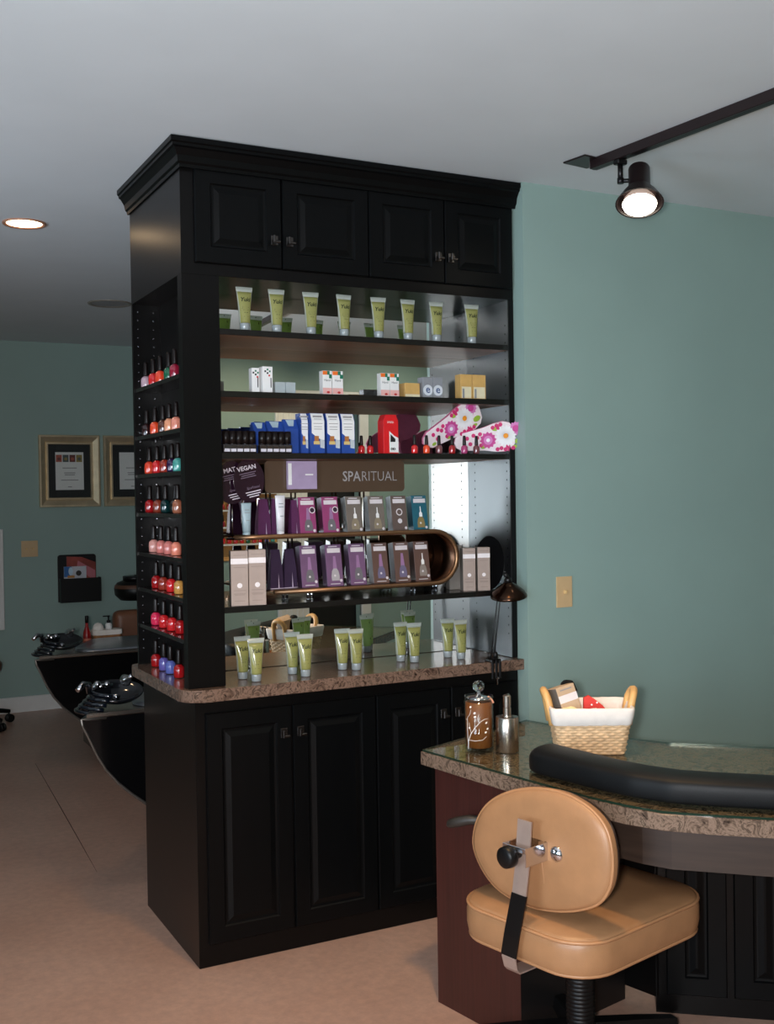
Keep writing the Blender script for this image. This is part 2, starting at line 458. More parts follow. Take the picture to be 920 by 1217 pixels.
# ------------------------------------------------------------------ products: lime tubes
def make_tube(label, group):
    t = thing('lotion_tube', label, 'tube', (0, 0, 0), 0, group)
    bm = bmesh.new(); lathe(bm, [(.0148, 0), (.0165, .002), (.0172, .022), (.0165, .0245)], 20); obj('cap', bm, CLRPL, t)
    secs = [(.0178, .0178, .0245), (.0185, .0183, .03), (.0200, .0165, .06), (.0228, .0118, .09), (.0258, .0062, .115), (.0272, .0028, .128)]
    def loft(secs, bm, mb, n=28):
        R = [[bm.verts.new((a*math.cos(2*PI*k/n), b*math.sin(2*PI*k/n), z)) for k in range(n)] for a, b, z in secs]
        for A, B in zip(R, R[1:]):
            for k in range(n):
                f = bm.faces.new((A[k], A[(k+1) % n], B[(k+1) % n], B[k])); f.smooth = True
                m_ = (math.sin(2*PI*(k+.5)/n))
                f.material_index = 2 if abs(math.cos(2*PI*(k+.5)/n)) > .93 and mb else (1 if m_ > 0 and mb else 0)
        bm.faces.new(R[0][::-1]); bm.faces.new(R[-1])
    bm = bmesh.new(); loft(secs, bm, True); obj('body', bm, [LIME, GREEN, CRIMP], t)
    bm = bmesh.new(); loft([(.0272, .0028, .128), (.0285, .0012, .133), (.0298, .0009, .1445)], bm, False)
    obj('tube_seal', bm, CRIMP, t)
    bm = bmesh.new()
    tl = RX(math.radians(-10))
    text(bm, 'Yuki', .019, 0, .096, -.0122, 0, shear=.25, bold=.0005)
    for k, (w, z) in enumerate(((.022, .076), (.025, .0715), (.017, .067), (.012, .058), (.014, .045))):
        quad(bm, -w/2, w/2, z-.0008, z+.0008, -.0155-.0003*k, 0)
    quad(bm, .009, .0115, .05, .12, .0125, 0); disc(bm, 0, .138, .002, .0016, 0, n=8)
    # wrap the print on to the tube wall
    for v in bm.verts:
        z = v.co.z
        for (a0, b0, z0), (a1, b1, z1) in zip(secs, secs[1:]):
            if z0 <= z <= z1:
                u = (z-z0)/(z1-z0); a = a0+u*(a1-a0); b = b0+u*(b1-b0)
                s = math.sqrt(max(.05, 1-(v.co.x/a)**2))
                v.co.y = (b*s+.0006)*(1 if v.co.y > 0 else -1)
                break
    obj('lettering', bm, INK, t)
    return t
tz = 2.0775
row1 = [(.202, .03), (.316, .03), (.442, .032), (.566, .03), (.7, .03), (.818, .03), (.935, .03), (1.085, .03)]
tube0 = None
NM = ['leftmost', 'second from the left', 'third from the left', 'fourth from the left', 'fourth from the right', 'third from the right', 'second from the right', 'rightmost']
for i, (x, y) in enumerate(row1):
    lb = f'clear lime-green tube on the top open shelf, {NM[i]} of its row'
    if tube0 is None:
        tube0 = make_tube(lb, 'lime tubes on the top shelf'); tube0.location = (x, y, tz)
    else: dup(tube0, (x, y, tz), random.uniform(-.12, .12), lb)
ct = [(.2, .102), (.222, .03), (.384, .108), (.402, .034), (.571, .098), (.61, .066), (.836, .156), (.867, .108), (1.033, .148), (1.054, .087)]
PR = ['leftmost', 'second', 'middle', 'fourth', 'rightmost']
for i, (x, y) in enumerate(ct):
    lb = f'lime-green tube standing on the granite counter, {"back" if i % 2 == 0 else "front"} one of the {PR[i//2]} pair'
    dup(tube0, (x, y, .911), random.uniform(-.15, .1), lb, 'lime tubes in pairs on the counter')

# ------------------------------------------------------------------ nail polish
CAPB = M('polish_cap_black', rgb(22, 15, 14), .34, spec=.28)
def lacquer(name, c): return M('lacquer_'+name, rgb(*c), .12, coat=1., var=.04)
def make_polish(label, group, s=1., square=False, capm=CAPB):
    t = thing('nail_polish_bottle', label, 'nail polish', (0, 0, 0), 0, group)
    bm = bmesh.new()
    if square:
        box(bm, -.0125, .0125, -.0125, .0125, 0, .028, bev=.003, seg=2)
        cyl(bm, .007, .028, .032, 14)
        obj('bottle', bm, lacquer('dark', (40, 34, 36)), t)
        bm = bmesh.new(); cyl(bm, .0125, .030, .070, 16); lathe(bm, [(.0125, .07), (.011, .0725), (.001, .0727)], 16, cap0=False)
        obj('cap', bm, capm, t)
        bm = bmesh.new(); quad(bm, -.0095, .0095, .004, .014, -.0128); obj('paper_label', bm, M('pale_label', rgb(206, 200, 208), .4), t)
    else:
        lathe(bm, [(.010*s, 0), (.0142*s, .0015*s), (.0152*s, .006*s), (.0158*s, .022*s), (.0148*s, .036*s), (.010*s, .0425*s), (.0066*s, .044*s), (.0066*s, .047*s)], 18)
        obj('bottle', bm, lacquer('red', (196, 30, 36)), t)
        bm = bmesh.new(); lathe(bm, [(.0078*s, .0445*s), (.0082*s, .05*s), (.0066*s, .088*s), (.0058*s, .0935*s), (.003*s, .095*s)], 14)
        obj('cap', bm, capm, t)
    return t
PC = dict(pale_lilac=(190, 160, 170), scarlet=(204, 34, 38), coral=(222, 66, 40), emerald=(16, 92, 62), berry=(140, 26, 50), espresso=(46, 22, 22), orange=(226, 74, 38),
          brown=(84, 46, 36), peach=(226, 150, 112), blush=(224, 138, 116), brick=(150, 48, 34), plum=(44, 20, 62), aqua_glitter=(70, 150, 140), crimson=(160, 20, 24),
          rust=(130, 52, 34), dark_teal=(12, 44, 44), black=(16, 14, 16), tan=(150, 90, 66), silver_pink=(216, 150, 140), rose=(210, 120, 112), salmon=(228, 132, 108),
          gold=(196, 140, 70), hot_pink=(222, 44, 84), periwinkle=(96, 86, 160), blue_shimmer=(90, 100, 170), magenta=(170, 60, 110), mauve_brown=(110, 62, 66))
SHN = ['topmost', 'second', 'third', 'fourth', 'fifth', 'sixth', 'seventh']
NR = [((.598, 'pale_lilac'), (.495, 'scarlet'), (.405, 'coral'), (.296, 'emerald'), (.198, 'berry')),
      ((.597, 'espresso'), (.485, 'orange'), (.381, 'brown'), (.302, 'peach'), (.220, 'blush')),
      ((.571, 'coral'), (.467, 'scarlet'), (.369, 'brick'), (.28, 'plum'), (.208, 'aqua_glitter')),
      ((.574, 'crimson'), (.463, 'rust'), (.367, 'dark_teal'), (.246, 'black'), (.194, 'tan')),
      ((.531, 'silver_pink'), (.434, 'rose'), (.339, 'rose'), (.248, 'salmon')),
      ((.505, 'crimson'), (.413, 'brick'), (.315, 'scarlet'), (.22, 'gold')),
      ((.521, 'hot_pink'), (.416, 'scarlet'), (.314, 'scarlet'), (.216, 'crimson')),
      ((.53, 'crimson'), (.425, 'periwinkle'), (.343, 'blue_shimmer'), (.241, 'crimson'))]
pol0 = None
for i, row in enumerate(NR):
    z = (NS + [.9105])[i] + .0006
    for k, (y, c) in enumerate(row):
        where = f'on the {SHN[i]} side rack shelf' if i < 7 else 'on the counter under the side rack'
        lb = f"{c.replace('_', ' ')} nail polish bottle {where}, {ORD[k]} from the back"
        x = .02 if y > .2 else .012
        if pol0 is None:
            pol0 = make_polish(lb, 'nail polish in the side rack'); pol0.location = (x, y, z); pol0.scale = (1.18, 1.18, 1.04); p = pol0
        else: p = dup(pol0, (x, y, z), 0, lb)
        recolor(p, 'bottle', lacquer(c, PC[c]))
# six minis in front of the flowered sandals
mini0 = None
for k, (x, c) in enumerate(((.84, 'scarlet'), (.893, 'orange'), (.945, 'mauve_brown'), (1.0, 'crimson'), (1.052, 'magenta'), (1.104, 'mauve_brown'))):
    lb = f"mini {c.replace('_', ' ')} nail polish before the flowered sandals, {ORD[k]} from the left"
    if mini0 is None:
        mini0 = make_polish(lb, 'mini nail polishes on the third shelf', .70); mini0.location = (x-.008, .02, 1.6726); mini0.scale = (1.15, 1.15, 1); p = mini0
    else: p = dup(mini0, (x-.012, .02, 1.6726), 0, lb)
    recolor(p, 'bottle', lacquer(c, PC[c]))
# pair of small reds left of the red box
for k, x in enumerate((.655, .69)):
    p = dup(mini0, (x, .09, 1.6726), 0, f"small red nail polish standing left of the red carton, {'left' if k == 0 else 'right'} of the two", 'small reds beside the red box')
    recolor(p, 'bottle', lacquer('scarlet', PC['scarlet']))
# black-capped treatment bottles, two clusters
sq0 = None
for cl, (xa, n, nm) in enumerate(((.135, 5, 'left'), (.262, 5, 'right'))):
    for r in range(2):
        for k in range(n if r == 0 else n-1):
            x = xa + .0225*k + (.011 if r else 0) - .006; y = .028 + .03*r
            lb = f"black-capped treatment bottle, {ORD[k]} from left in the {'front' if r == 0 else 'back'} row of the {nm} cluster"
            if sq0 is None:
                sq0 = make_polish(lb, 'black-capped treatment bottles on the third shelf', square=True); sq0.location = (x, y, 1.6726)
            else: dup(sq0, (x, y, 1.6726), 0, lb)

# ------------------------------------------------------------------ second shelf boxes
Z2 = 1.8745
ORG = M('orange_print', rgb(232, 112, 36), .5); TGRN = M('teal_green_print', rgb(10, 110, 84), .5); PINK = M('pink_print', rgb(232, 176, 170), .5)
REDP = M('red_print', rgb(196, 40, 44), .5); BLKP = M('black_print', rgb(20, 20, 24), .5); NAVY = M('blue_print', rgb(64, 84, 128), .5)
KRAFT = M('kraft_card', rgb(206, 164, 96), .6, var=.08); SILV = M('silver_card', rgb(150, 152, 158), .35, .2)
CREAM = M('cream_card', rgb(226, 214, 180), .6)
def carton(name, label, x0, x1, y0, d, z, h, mats, deco=None, group=None, cat='box', rz=0, side=None):
    w = x1-x0
    t = thing(name, label, cat, ((x0+x1)/2, y0+d/2, z), rz, group)
    bm = bmesh.new(); box(bm, -w/2, w/2, -d/2, d/2, 0, h, bev=.0008)
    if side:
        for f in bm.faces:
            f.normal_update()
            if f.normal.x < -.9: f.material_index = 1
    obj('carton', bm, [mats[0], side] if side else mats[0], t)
    if deco:
        bm = bmesh.new(); deco(bm, w, h, -d/2-.0004); obj('printed_front', bm, mats, t)
    return t
def deco_white(bm, w, h, y):
    for (a, b, m_) in ((-.008, .012, 1), (0, .018, 2), (.0, .006, 1), (.008, .012, 2), (.006, -.002, 3)):
        quad(bm, a-.003, a+.003, h-.022+b-.003-.006, h-.022+b+.003-.006, y, m_)
    quad(bm, w/2-.008, w/2-.0045, .018, .05, y, 1)
wm = [PAPER, BLKP, TGRN, REDP]
carton('carton', 'white carton with small checker mark, left of two on the second shelf', .228, .255, .04, .03, Z2, .083, wm, deco_white, 'white checker cartons')
carton('carton', 'white carton with checker mark and red top edge, right of two', .262, .298, .03, .035, Z2, .088, wm, deco_white, 'white checker cartons')
carton('small_carton', 'small pale grey carton beside the white checker cartons', .311, .347, .04, .035, Z2, .039, [M('pale_grey_card', rgb(170, 178, 180), .5)], None, 'small grey cartons')
carton('small_carton', 'small pale grey carton, right one touching its twin, second shelf', .349, .385, .04, .035, Z2, .039, [M('pale_grey_card', rgb(170, 178, 180), .5)], None, 'small grey cartons')
def deco_or(bm, w, h, y):
    quad(bm, -w/2, 0, h-.014, h-.001, y, 1); quad(bm, .0, w*.28, h-.014, h-.001, y, 2); quad(bm, w*.2, w/2, h-.026, h-.012, y-.0001, 2)
    text(bm, 'Hand', .011, 0, h-.036, y, 4); quad(bm, -w/2, w/2, .004, .024, y, 3); disc(bm, w*.1, .009, .006, y-.0002, 5, n=10, rz=.004)
om = [PAPER, ORG, TGRN, PINK, BLKP, REDP]
for nm, a, b in (('left of the left pair', .484, .518), ('right of the left pair', .521, .561), ('left of the right pair', .708, .743), ('right of the right pair', .745, .781)):
    carton('carton', f'white and pink carton with orange top, {nm} on the second shelf', a, b, .035, .03, Z2, .083, om, deco_or, 'orange-topped cartons')
carton('carton', 'small kraft-brown carton left of the two silver cartons', .808, .868, .04, .05, Z2, .052, [KRAFT, CREAM], lambda bm, w, h, y: quad(bm, -w/2, w/2, .001, .012, y, 1))
def deco_ee(bm, w, h, y):
    disc(bm, 0, .028, .0195, y, 1); text(bm, 'e', .04, 0, .0185, y-.0003, 2, bold=.0006)
for nm, a, b in (('left', .879, .919), ('right', .921, .961)):
    carton('carton', f'silver-grey carton with round letter e badge, {nm} of the two', a, b, .035, .04, Z2, .075, [SILV, M('badge', rgb(216, 220, 226), .5), NAVY], deco_ee, 'silver badge cartons')
def deco_k(bm, w, h, y):
    quad(bm, -w/2+.004, w/2-.004, .004, h*.5, y, 1); quad(bm, -w/2+.008, -w/2+.016, .004, h*.42, y-.0002, 2)
for nm, a, b in (('left', 1.037, 1.086), ('right', 1.089, 1.146)):
    carton('carton', f'tall yellow kraft carton with cream label, {nm} of two at shelf end', a, b, .035, .04, Z2, .091, [KRAFT, CREAM, SILV], deco_k, 'yellow kraft cartons')

# ------------------------------------------------------------------ third shelf: blue boxes, red box, sandals
Z3 = 1.6725
BLUE = M('blue_card', rgb(36, 72, 152), .45); LBLUE = M('pale_blue_card', rgb(176, 196, 206), .45); AMBER = M('amber_print', rgb(176, 112, 60), .4); GOLDP = M('gold_print', rgb(214, 186, 120), .4)
def gable(label, x, y, w, h, rz=0, kids=True):
    t = thing('gable_box', label, 'box', (x, y, Z3), rz, 'blue gable boxes')
    bm = bmesh.new(); d = .045
    prism(bm, [(-d/2, 0), (d/2, 0), (d/2, h*.72), (.004, h), (-.004, h), (-d/2, h*.72)], -w/2, w/2, 'x'); obj('carton', bm, BLUE, t)
    bm = bmesh.new()
    yy = lambda z: -(d/2) + (z-h*.72)/(h*.28)*(d/2-.004) - .0006
    v = [bm.verts.new((a, yy(z), z)) for a, z in ((-w*.18, h*.80), (w*.18, h*.80), (w*.32, h*.985), (-w*.32, h*.985))]
    bm.faces.new(v); obj('handle_flap', bm, LBLUE, t)
    return t
gable('blue gable box with pale handle notch, right and front of three', .377, .085, .05, .118)
gable('blue gable box with pale notch, middle one behind the black-capped bottles', .325, .10, .055, .112)
gable('blue gable box, leftmost of three behind the black-capped bottles', .272, .11, .045, .108)
def bluebox(label, x, w=.05):
    t = thing('tall_carton', label, 'box', (x, .05, Z3), 0, 'blue and white tall cartons')
    h, d = .138, .05
    bm = bmesh.new(); prism(bm, [(-d/2, 0), (d/2, 0), (d/2, h), (-.012, h), (-d/2, h*.8)], -w/2, w/2, 'x'); obj('carton', bm, BLUE, t)
    bm = bmesh.new(); y = -d/2-.0005; e = .0015
    v = [bm.verts.new(c) for c in ((-w/2+e, y, h*.8), (w/2-e, y, h*.8), (w/2-e, -.0125, h-.001), (-w/2+e, -.0125, h-.001))]; bm.faces.new(v)
    n = 8; tp = []; bt = []
    for k in range(n+1):
        u = k/n; x_ = -w/2+e+(w-2*e)*u
        bt.append(bm.verts.new((x_, y, h*(.50-.17*math.sin(u*PI/2))))); tp.append(bm.verts.new((x_, y, h*.8)))
    for k in range(n): bm.faces.new((bt[k], bt[k+1], tp[k+1], tp[k]))
    v = [bm.verts.new(c) for c in ((w*.15, y, h*.14), (w/2-e, y, h*.12), (w/2-e, y, h*.32), (w*.15, y, h*.36))]; f = bm.faces.new(v); f.material_index = 1
    for f in quad(bm, -w*.34, w*.12, h*.22, h*.30, y-.0002): f.material_index = 2
    for f in quad(bm, -w*.28, w*.05, h*.30, h*.43, y-.0002): f.material_index = 3
    for k, (ww, z) in enumerate(((.034, .9), (.028, .85), (.034, .74), (.03, .66), (.03, .6))):
        yk = y-.0003 if z < .8 else y + (z-.8)/.2*(d/2-.012) - .0008
        for f in quad(bm, -ww/2, ww/2, h*z-.001, h*z+.001 + (.004 if k == 0 else 0), yk): f.material_index = 4
    obj('printed_front', bm, [PAPER, M('silver_print', rgb(190, 196, 200), .35), GOLDP, AMBER, GREYC], t)
    return t
for nm, x in (('left', .459), ('middle', .517), ('right', .573)):
    bluebox(f'tall blue and white carton with slanted top, {nm} of three', x)
t = bluebox('blue carton edge peeking out left of the three tall blue cartons', .418, .026)
t.location.y = .07
# red box
t = thing('red_carton', 'red, white and black carton standing beside the six mini polishes', 'box', (.742, .05, Z3))
h, w, d = .138, .06, .045
bm = bmesh.new(); prism(bm, [(-w/2, 0), (w/2, 0), (w/2, h*.84), (w*.34, h), (-w*.34, h), (-w/2, h*.84)], -d/2, d/2, 'y', bev=.001, seg=1); obj('carton', bm, M('red_card', rgb(212, 28, 34), .4), t)
bm = bmesh.new(); y = -d/2-.0006
v = [bm.verts.new(c) for c in ((-w*.12, y, .004), (w*.48, y, .004), (w*.48, y, h*.4), (w*.2, y, h*.46), (-w*.12, y, h*.58))]; bm.faces.new(v)
v = [bm.verts.new(c) for c in ((-w*.05, y-.0002, h*.3), (w*.28, y-.0002, h*.3), (w*.28, y-.0002, h*.38), (-w*.05, y-.0002, h*.5))]; bm.faces.new(v).material_index = 1
disc(bm, w*.12, h*.12, w*.16, y-.0002, 1, rz=w*.1); ringd(bm, w*.12, h*.12, w*.07, w*.1, y-.0004, 0)
text(bm, 'SPEED', .010, -.002, h*.78, y, 0)
obj('printed_front', bm, [PAPER, BLKP], t)

# flowered sandals
SOLEU = M('pink_sole', rgb(226, 120, 160), .5); WHF = M('white_petal', rgb(238, 236, 238), .5); PKBASE = M('pale_sole_print', rgb(236, 222, 226), .5)
DAISY = M('daisy_centre', rgb(238, 150, 30), .5); MAG = M('magenta_petal', rgb(206, 74, 150), .5); LILAC = M('lilac_petal', rgb(216, 130, 190), .5); LEAF = M('leaf_green', rgb(150, 186, 60), .5); RASP = M('raspberry', rgb(206, 44, 110), .5)
def sandal(label, loc, rot, L=.27):
    t = thing('flip_flop', label, 'sandal', loc, 0, 'flowered flip-flops')
    t.rotation_euler = rot
    # outline along +x (heel at 0, toe at L), z is half width
    prof = [(0, .0), (.008, .018), (.03, .032), (.08, .036), (.13, .042), (.18, .053), (.22, .0575), (.25, .049), (.266, .029), (.27, 0)]
    out = [(a*L/.27, b+.002) for a, b in prof] + [(a*L/.27, -b*.92-.002) for a, b in prof[::-1][1:-1]]
    bm = bmesh.new(); prism(bm, out, 0, .014, 'y', bev=.002, seg=2)
    for f in bm.faces:
        f.normal_update()
        f.material_index = 1 if abs(f.normal.y) > .9 and f.calc_center_median().y < .004 else 0
    obj('sole', bm, [SOLEU, PKBASE], t)
    bm = bmesh.new()
    def petals(cx, cz, n, r0, r1, wd, y, mi):
        for k in range(n):
            a = 2*PI*k/n; c, s = math.cos(a), math.sin(a)
            v = [bm.verts.new((cx+c*p-s*q, y, cz+s*p+c*q)) for p, q in ((r0, -wd*.4), (r1*.75, -wd), (r1, 0), (r1*.75, wd), (r0, wd*.4))]
            bm.faces.new(v).material_index = mi
    petals(.196, .004, 18, .004, .042, .0056, -.0006, 0); disc(bm, .196, .004, .0095, -.0009, 1)
    petals(.128, -.004, 12, .004, .032, .0075, -.0004, 2); disc(bm, .128, -.004, .017, -.0007, 3); disc(bm, .128, -.004, .007, -.0009, 0)
    petals(.236, .026, 12, .004, .027, .0065, -.0003, 3); disc(bm, .236, .026, .013, -.0007, 2)
    for (a, b) in ((.17, .037), (.165, .046), (.18, .048), (.15, .04), (.175, -.040), (.19, -.046), (.16, -.042), (.205, -.048), (.22, -.044), (.2, -.036), (.1, .022), (.088, .01), (.075, .02), (.1, -.02), (.06, -.01), (.05, .012)):
        disc(bm, a, b, .0078, -.0003, 4, n=12)
    for (a, b, r, q) in ((.244, -.022, .017, .011), (.16, .034, .014, .008), (.108, -.026, .012, .008), (.04, -.02, .01, .006), (.226, -.040, .012, .006)):
        disc(bm, a, b, r, -.0002, 5, n=10, rz=q)
    obj('flower_print', bm, [WHF, DAISY, MAG, LILAC, RASP, LEAF], t)
    return t
sandal('flower-printed flip-flop, rear one tilted steeply upward behind the mini polishes', (.893, .06, 1.708), (math.radians(8), math.radians(-28.5), math.radians(-2)), .272)
sandal('flower-printed flip-flop, front one jutting over the right shelf edge', (1.03, .075, 1.712), (math.radians(8), math.radians(-7), math.radians(-22)), .232)

# ------------------------------------------------------------------ bronze display stand with header
ds = thing('display_stand', 'bronze two-tier display stand with brown header sign', 'display stand', (0, 0, 1.1675))
ds.location = (0, 0, 0)
def traytop(z, x0, x1):
    bm = bmesh.new()
    prism(bm, rounded([(x0, .06, .05), (x1, .06, .0), (x1, .19, .0), (x0, .19, .05)], .05), z-.006, z, 'z', bev=.0015, seg=1)
    return bm
obj('tray', traytop(1.388, .165, .95), DKBRONZE, ds)
obj('tray', traytop(1.209, .27, .95), DKBRONZE, ds)
rail = [(.17, .075, 1.391), (.25, .056, 1.391), (.5, .055, 1.391), (.93, .055, 1.391)]
for k in range(1, 13):
    a = PI/2 - PI*k/13; rail.append((.93+.093*math.cos(a), .055, 1.296+.095*math.sin(a)))
rail += [(.93, .055, 1.201), (.6, .055, 1.201), (.3, .055, 1.202)]
bm = bmesh.new(); tube(bm, rail, .0085, 10); obj('front_rail', bm, BRONZE, ds)
rail2 = [(x*.985, .185, z) for x, y, z in rail[3:17]]
bm = bmesh.new(); tube(bm, rail2, .005, 8); obj('rear_rail', bm, BRONZE, ds)
# curved bronze side skin between the rails
bm = bmesh.new(); A = []; B = []
for k in range(0, 17):
    a = PI/2-PI*k/16; A.append(bm.verts.new((.93+.088*math.cos(a), .06, 1.296+.09*math.sin(a)))); B.append(bm.verts.new((.915+.088*math.cos(a), .185, 1.296+.09*math.sin(a))))
for k in range(16):
    f = bm.faces.new((A[k], A[k+1], B[k+1], B[k])); f.smooth = True
o = obj('end_skin', bm, DKBRONZE, ds); s_ = o.modifiers.new('s', 'SOLIDIFY'); s_.thickness = .002
bm = bmesh.new(); prism(bm, [(.88, 1.209)] + [(.93+.086*math.cos(PI/2-PI*k/16), 1.296+.086*math.sin(PI/2-PI*k/16)) for k in range(17)][::-1] + [(.88, 1.382)], .186, .19, 'y'); obj('end_panel', bm, DKBRONZE, ds)
for x, y in ((.44, .075), (.96, .115), (.37, .13), (.9, .17)):
    bm = bmesh.new()
    for dx in (-.007, .007): cyl(bm, .0045, 1.1676, 1.205, 10, mat=T(x+dx, y, 0)); lathe(bm, [(.007, 0), (.007, .004)], 12, mat=T(x+dx, y, 1.1676))
    obj('foot', bm, CHROME, ds)
for x, z0, z1 in ((.425, 1.388, 1.54), (.695, 1.388, 1.54), (.41, 1.209, 1.384), (.70, 1.209, 1.384)):
    bm = bmesh.new()
    for dx in (-.008, .008): cyl(bm, .0035, z0, z1, 8, mat=T(x+dx, .175, 0))
    obj('upright', bm, CHROME, ds)
SIGNB = M('brown_sign', rgb(84, 66, 52), .3, var=.03, spec=.4); LAV = M('lavender_card', rgb(170, 150, 180), .4); SGN = M('sign_lettering', rgb(160, 156, 156), .5)
bm = bmesh.new(); prism(bm, rounded([(.303, 1.539, .015), (.848, 1.539, .015), (.848, 1.6505, .015), (.303, 1.6505, .015)], .015), .13, .136, 'y'); sg = obj('header_sign', bm, SIGNB, ds)
bm = bmesh.new(); text(bm, 'SPA', .051, .597, 1.578, .1292, 0, align='LEFT', sx=.86, bold=.0005); text(bm, 'RITUAL', .051, .671, 1.578, .1292, 0, align='LEFT', sx=.86, bold=-.0006); obj('lettering', bm, SGN, sg)
t = thing('booklet_holder', 'lavender booklet in a clear holder on the brown header sign', 'booklet', (.43, .118, 1.551))
bm = bmesh.new(); box(bm, -.05, .06, -.008, .008, 0, .098, bev=.001); obj('booklet', bm, LAV, t)
bm = bmesh.new(); quad(bm, -.049, -.036, .015, .09, -.0085); quad(bm, .015, .045, .048, .053, -.0085); obj('printed_strip', bm, PAPER, t)

# cartons on the stand
MAGC = M('magenta_card', rgb(146, 62, 108), .35, coat=.3); GRYC = M('taupe_card', rgb(112, 102, 94), .4, coat=.3); BRC = M('brown_grey_card', rgb(96, 80, 74), .4, coat=.3)
TEALC = M('teal_card', rgb(32, 92, 108), .4, coat=.3); PURC = M('purple_card', rgb(112, 80, 112), .4, coat=.3); RUSC = M('rosy_brown_card', rgb(96, 70, 62), .4, coat=.3)
BOT1 = M('bottle_mauve', rgb(150, 112, 150), .4); BOT2 = M('bottle_smoke', rgb(108, 104, 108), .4); BOTW = M('bottle_white', rgb(232, 230, 228), .4); BOTG = M('bottle_gold', rgb(138, 118, 74), .4); BOTL = M('bottle_lilac', rgb(170, 160, 180), .4)
def display_box(label, x, z, cm, capm, botm, ring, group, w=.062, h=.136, droplet=False):
    t = thing('polish_carton', label, 'box', (x, .078, z), 0, group)
    t.rotation_euler = (math.radians(-9), 0, 0)
    d = .04
    bm = bmesh.new(); box(bm, -w/2, w/2, 0, d, 0, h, bev=.0008)
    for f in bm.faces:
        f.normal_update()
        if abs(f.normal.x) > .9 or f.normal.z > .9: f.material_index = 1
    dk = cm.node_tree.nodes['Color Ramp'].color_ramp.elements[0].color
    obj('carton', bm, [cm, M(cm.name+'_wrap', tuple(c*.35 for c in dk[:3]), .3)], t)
    bm = bmesh.new(); y = -.0006
    quad(bm, -w*.38, w*.42, h*.80, h*.91, y, 0)
    quad(bm, -w*.3, w*.25, h*.94, h*.96, y, 0)
    if botm:
        if droplet:
            for (hw0, hw1, z0, z1) in ((.10, .10, .42, .52), (.10, .035, .52, .56), (.035, .03, .56, .70)):
                v = [bm.verts.new((a*w+.003, y, b*h)) for a, b in ((-hw0, z0), (hw0, z0), (hw1, z1), (-hw1, z1))]; bm.faces.new(v).material_index = 1
        else:
            v = [bm.verts.new((a*w+.002, y, b*h)) for a, b in ((-.13, .40), (.13, .40), (.07, .72), (-.07, .72))]; bm.faces.new(v).material_index = 1
        v = [bm.verts.new((a*w+.002, y-.0001, b*h)) for a, b in ((-.24, .13), (.24, .13), (.25, .24), (.2, .36), (.1, .42), (-.1, .42), (-.2, .36), (-.25, .24))]; bm.faces.new(v).material_index = 2
        disc(bm, .0, .25*h, .004, y-.0003, 0, n=10)
    else:
        disc(bm, 0, h*.32, .009, y, 0)
        ringd(bm, 0, h*.56, .009, .013, y, 0)
    if ring:
        ringd(bm, w*.30, h*.66, .0085, .0115, y-.0004, 0); disc(bm, w*.30, h*.66, .0085, y-.0003, 3)
    disc(bm, w*.36, h*.13, .0052, y-.0003, 0, n=12)
    quad(bm, -w*.3, w*.3, h*.045, h*.06, y, 0)
    obj('printed_front', bm, [M('print_pale', rgb(214, 206, 208), .5), capm or PAPER, botm or PAPER, M('ring_dark', rgb(50, 24, 44), .5)], t)
    return t
ZA, ZB = 1.3885, 1.2095
G1, G2 = 'polish cartons on the upper tier', 'polish cartons on the lower tier'
x1 = [.442, .530, .622, .711, .803, .888]
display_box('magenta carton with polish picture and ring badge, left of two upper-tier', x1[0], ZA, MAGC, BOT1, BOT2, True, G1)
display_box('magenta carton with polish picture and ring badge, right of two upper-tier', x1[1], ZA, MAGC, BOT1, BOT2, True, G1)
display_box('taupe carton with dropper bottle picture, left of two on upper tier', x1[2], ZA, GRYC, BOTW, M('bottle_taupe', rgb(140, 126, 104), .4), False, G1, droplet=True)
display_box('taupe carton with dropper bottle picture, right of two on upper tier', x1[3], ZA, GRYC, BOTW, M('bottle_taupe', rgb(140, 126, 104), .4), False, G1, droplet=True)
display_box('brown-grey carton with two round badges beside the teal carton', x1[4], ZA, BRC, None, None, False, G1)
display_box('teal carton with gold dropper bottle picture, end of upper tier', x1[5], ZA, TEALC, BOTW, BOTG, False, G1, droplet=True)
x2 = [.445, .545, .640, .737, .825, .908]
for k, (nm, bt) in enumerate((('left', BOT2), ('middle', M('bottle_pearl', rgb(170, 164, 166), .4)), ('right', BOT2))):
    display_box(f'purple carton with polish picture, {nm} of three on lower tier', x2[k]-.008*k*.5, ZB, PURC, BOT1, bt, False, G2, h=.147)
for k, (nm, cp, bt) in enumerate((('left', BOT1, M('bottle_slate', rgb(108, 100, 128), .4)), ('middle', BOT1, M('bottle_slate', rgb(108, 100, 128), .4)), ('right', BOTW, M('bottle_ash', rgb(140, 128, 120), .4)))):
    display_box(f'rosy brown carton with bottle picture, {nm} of three on lower tier', x2[3+k]-.014, ZB, RUSC, cp, bt, False, G2, h=.147, droplet=(k == 2))
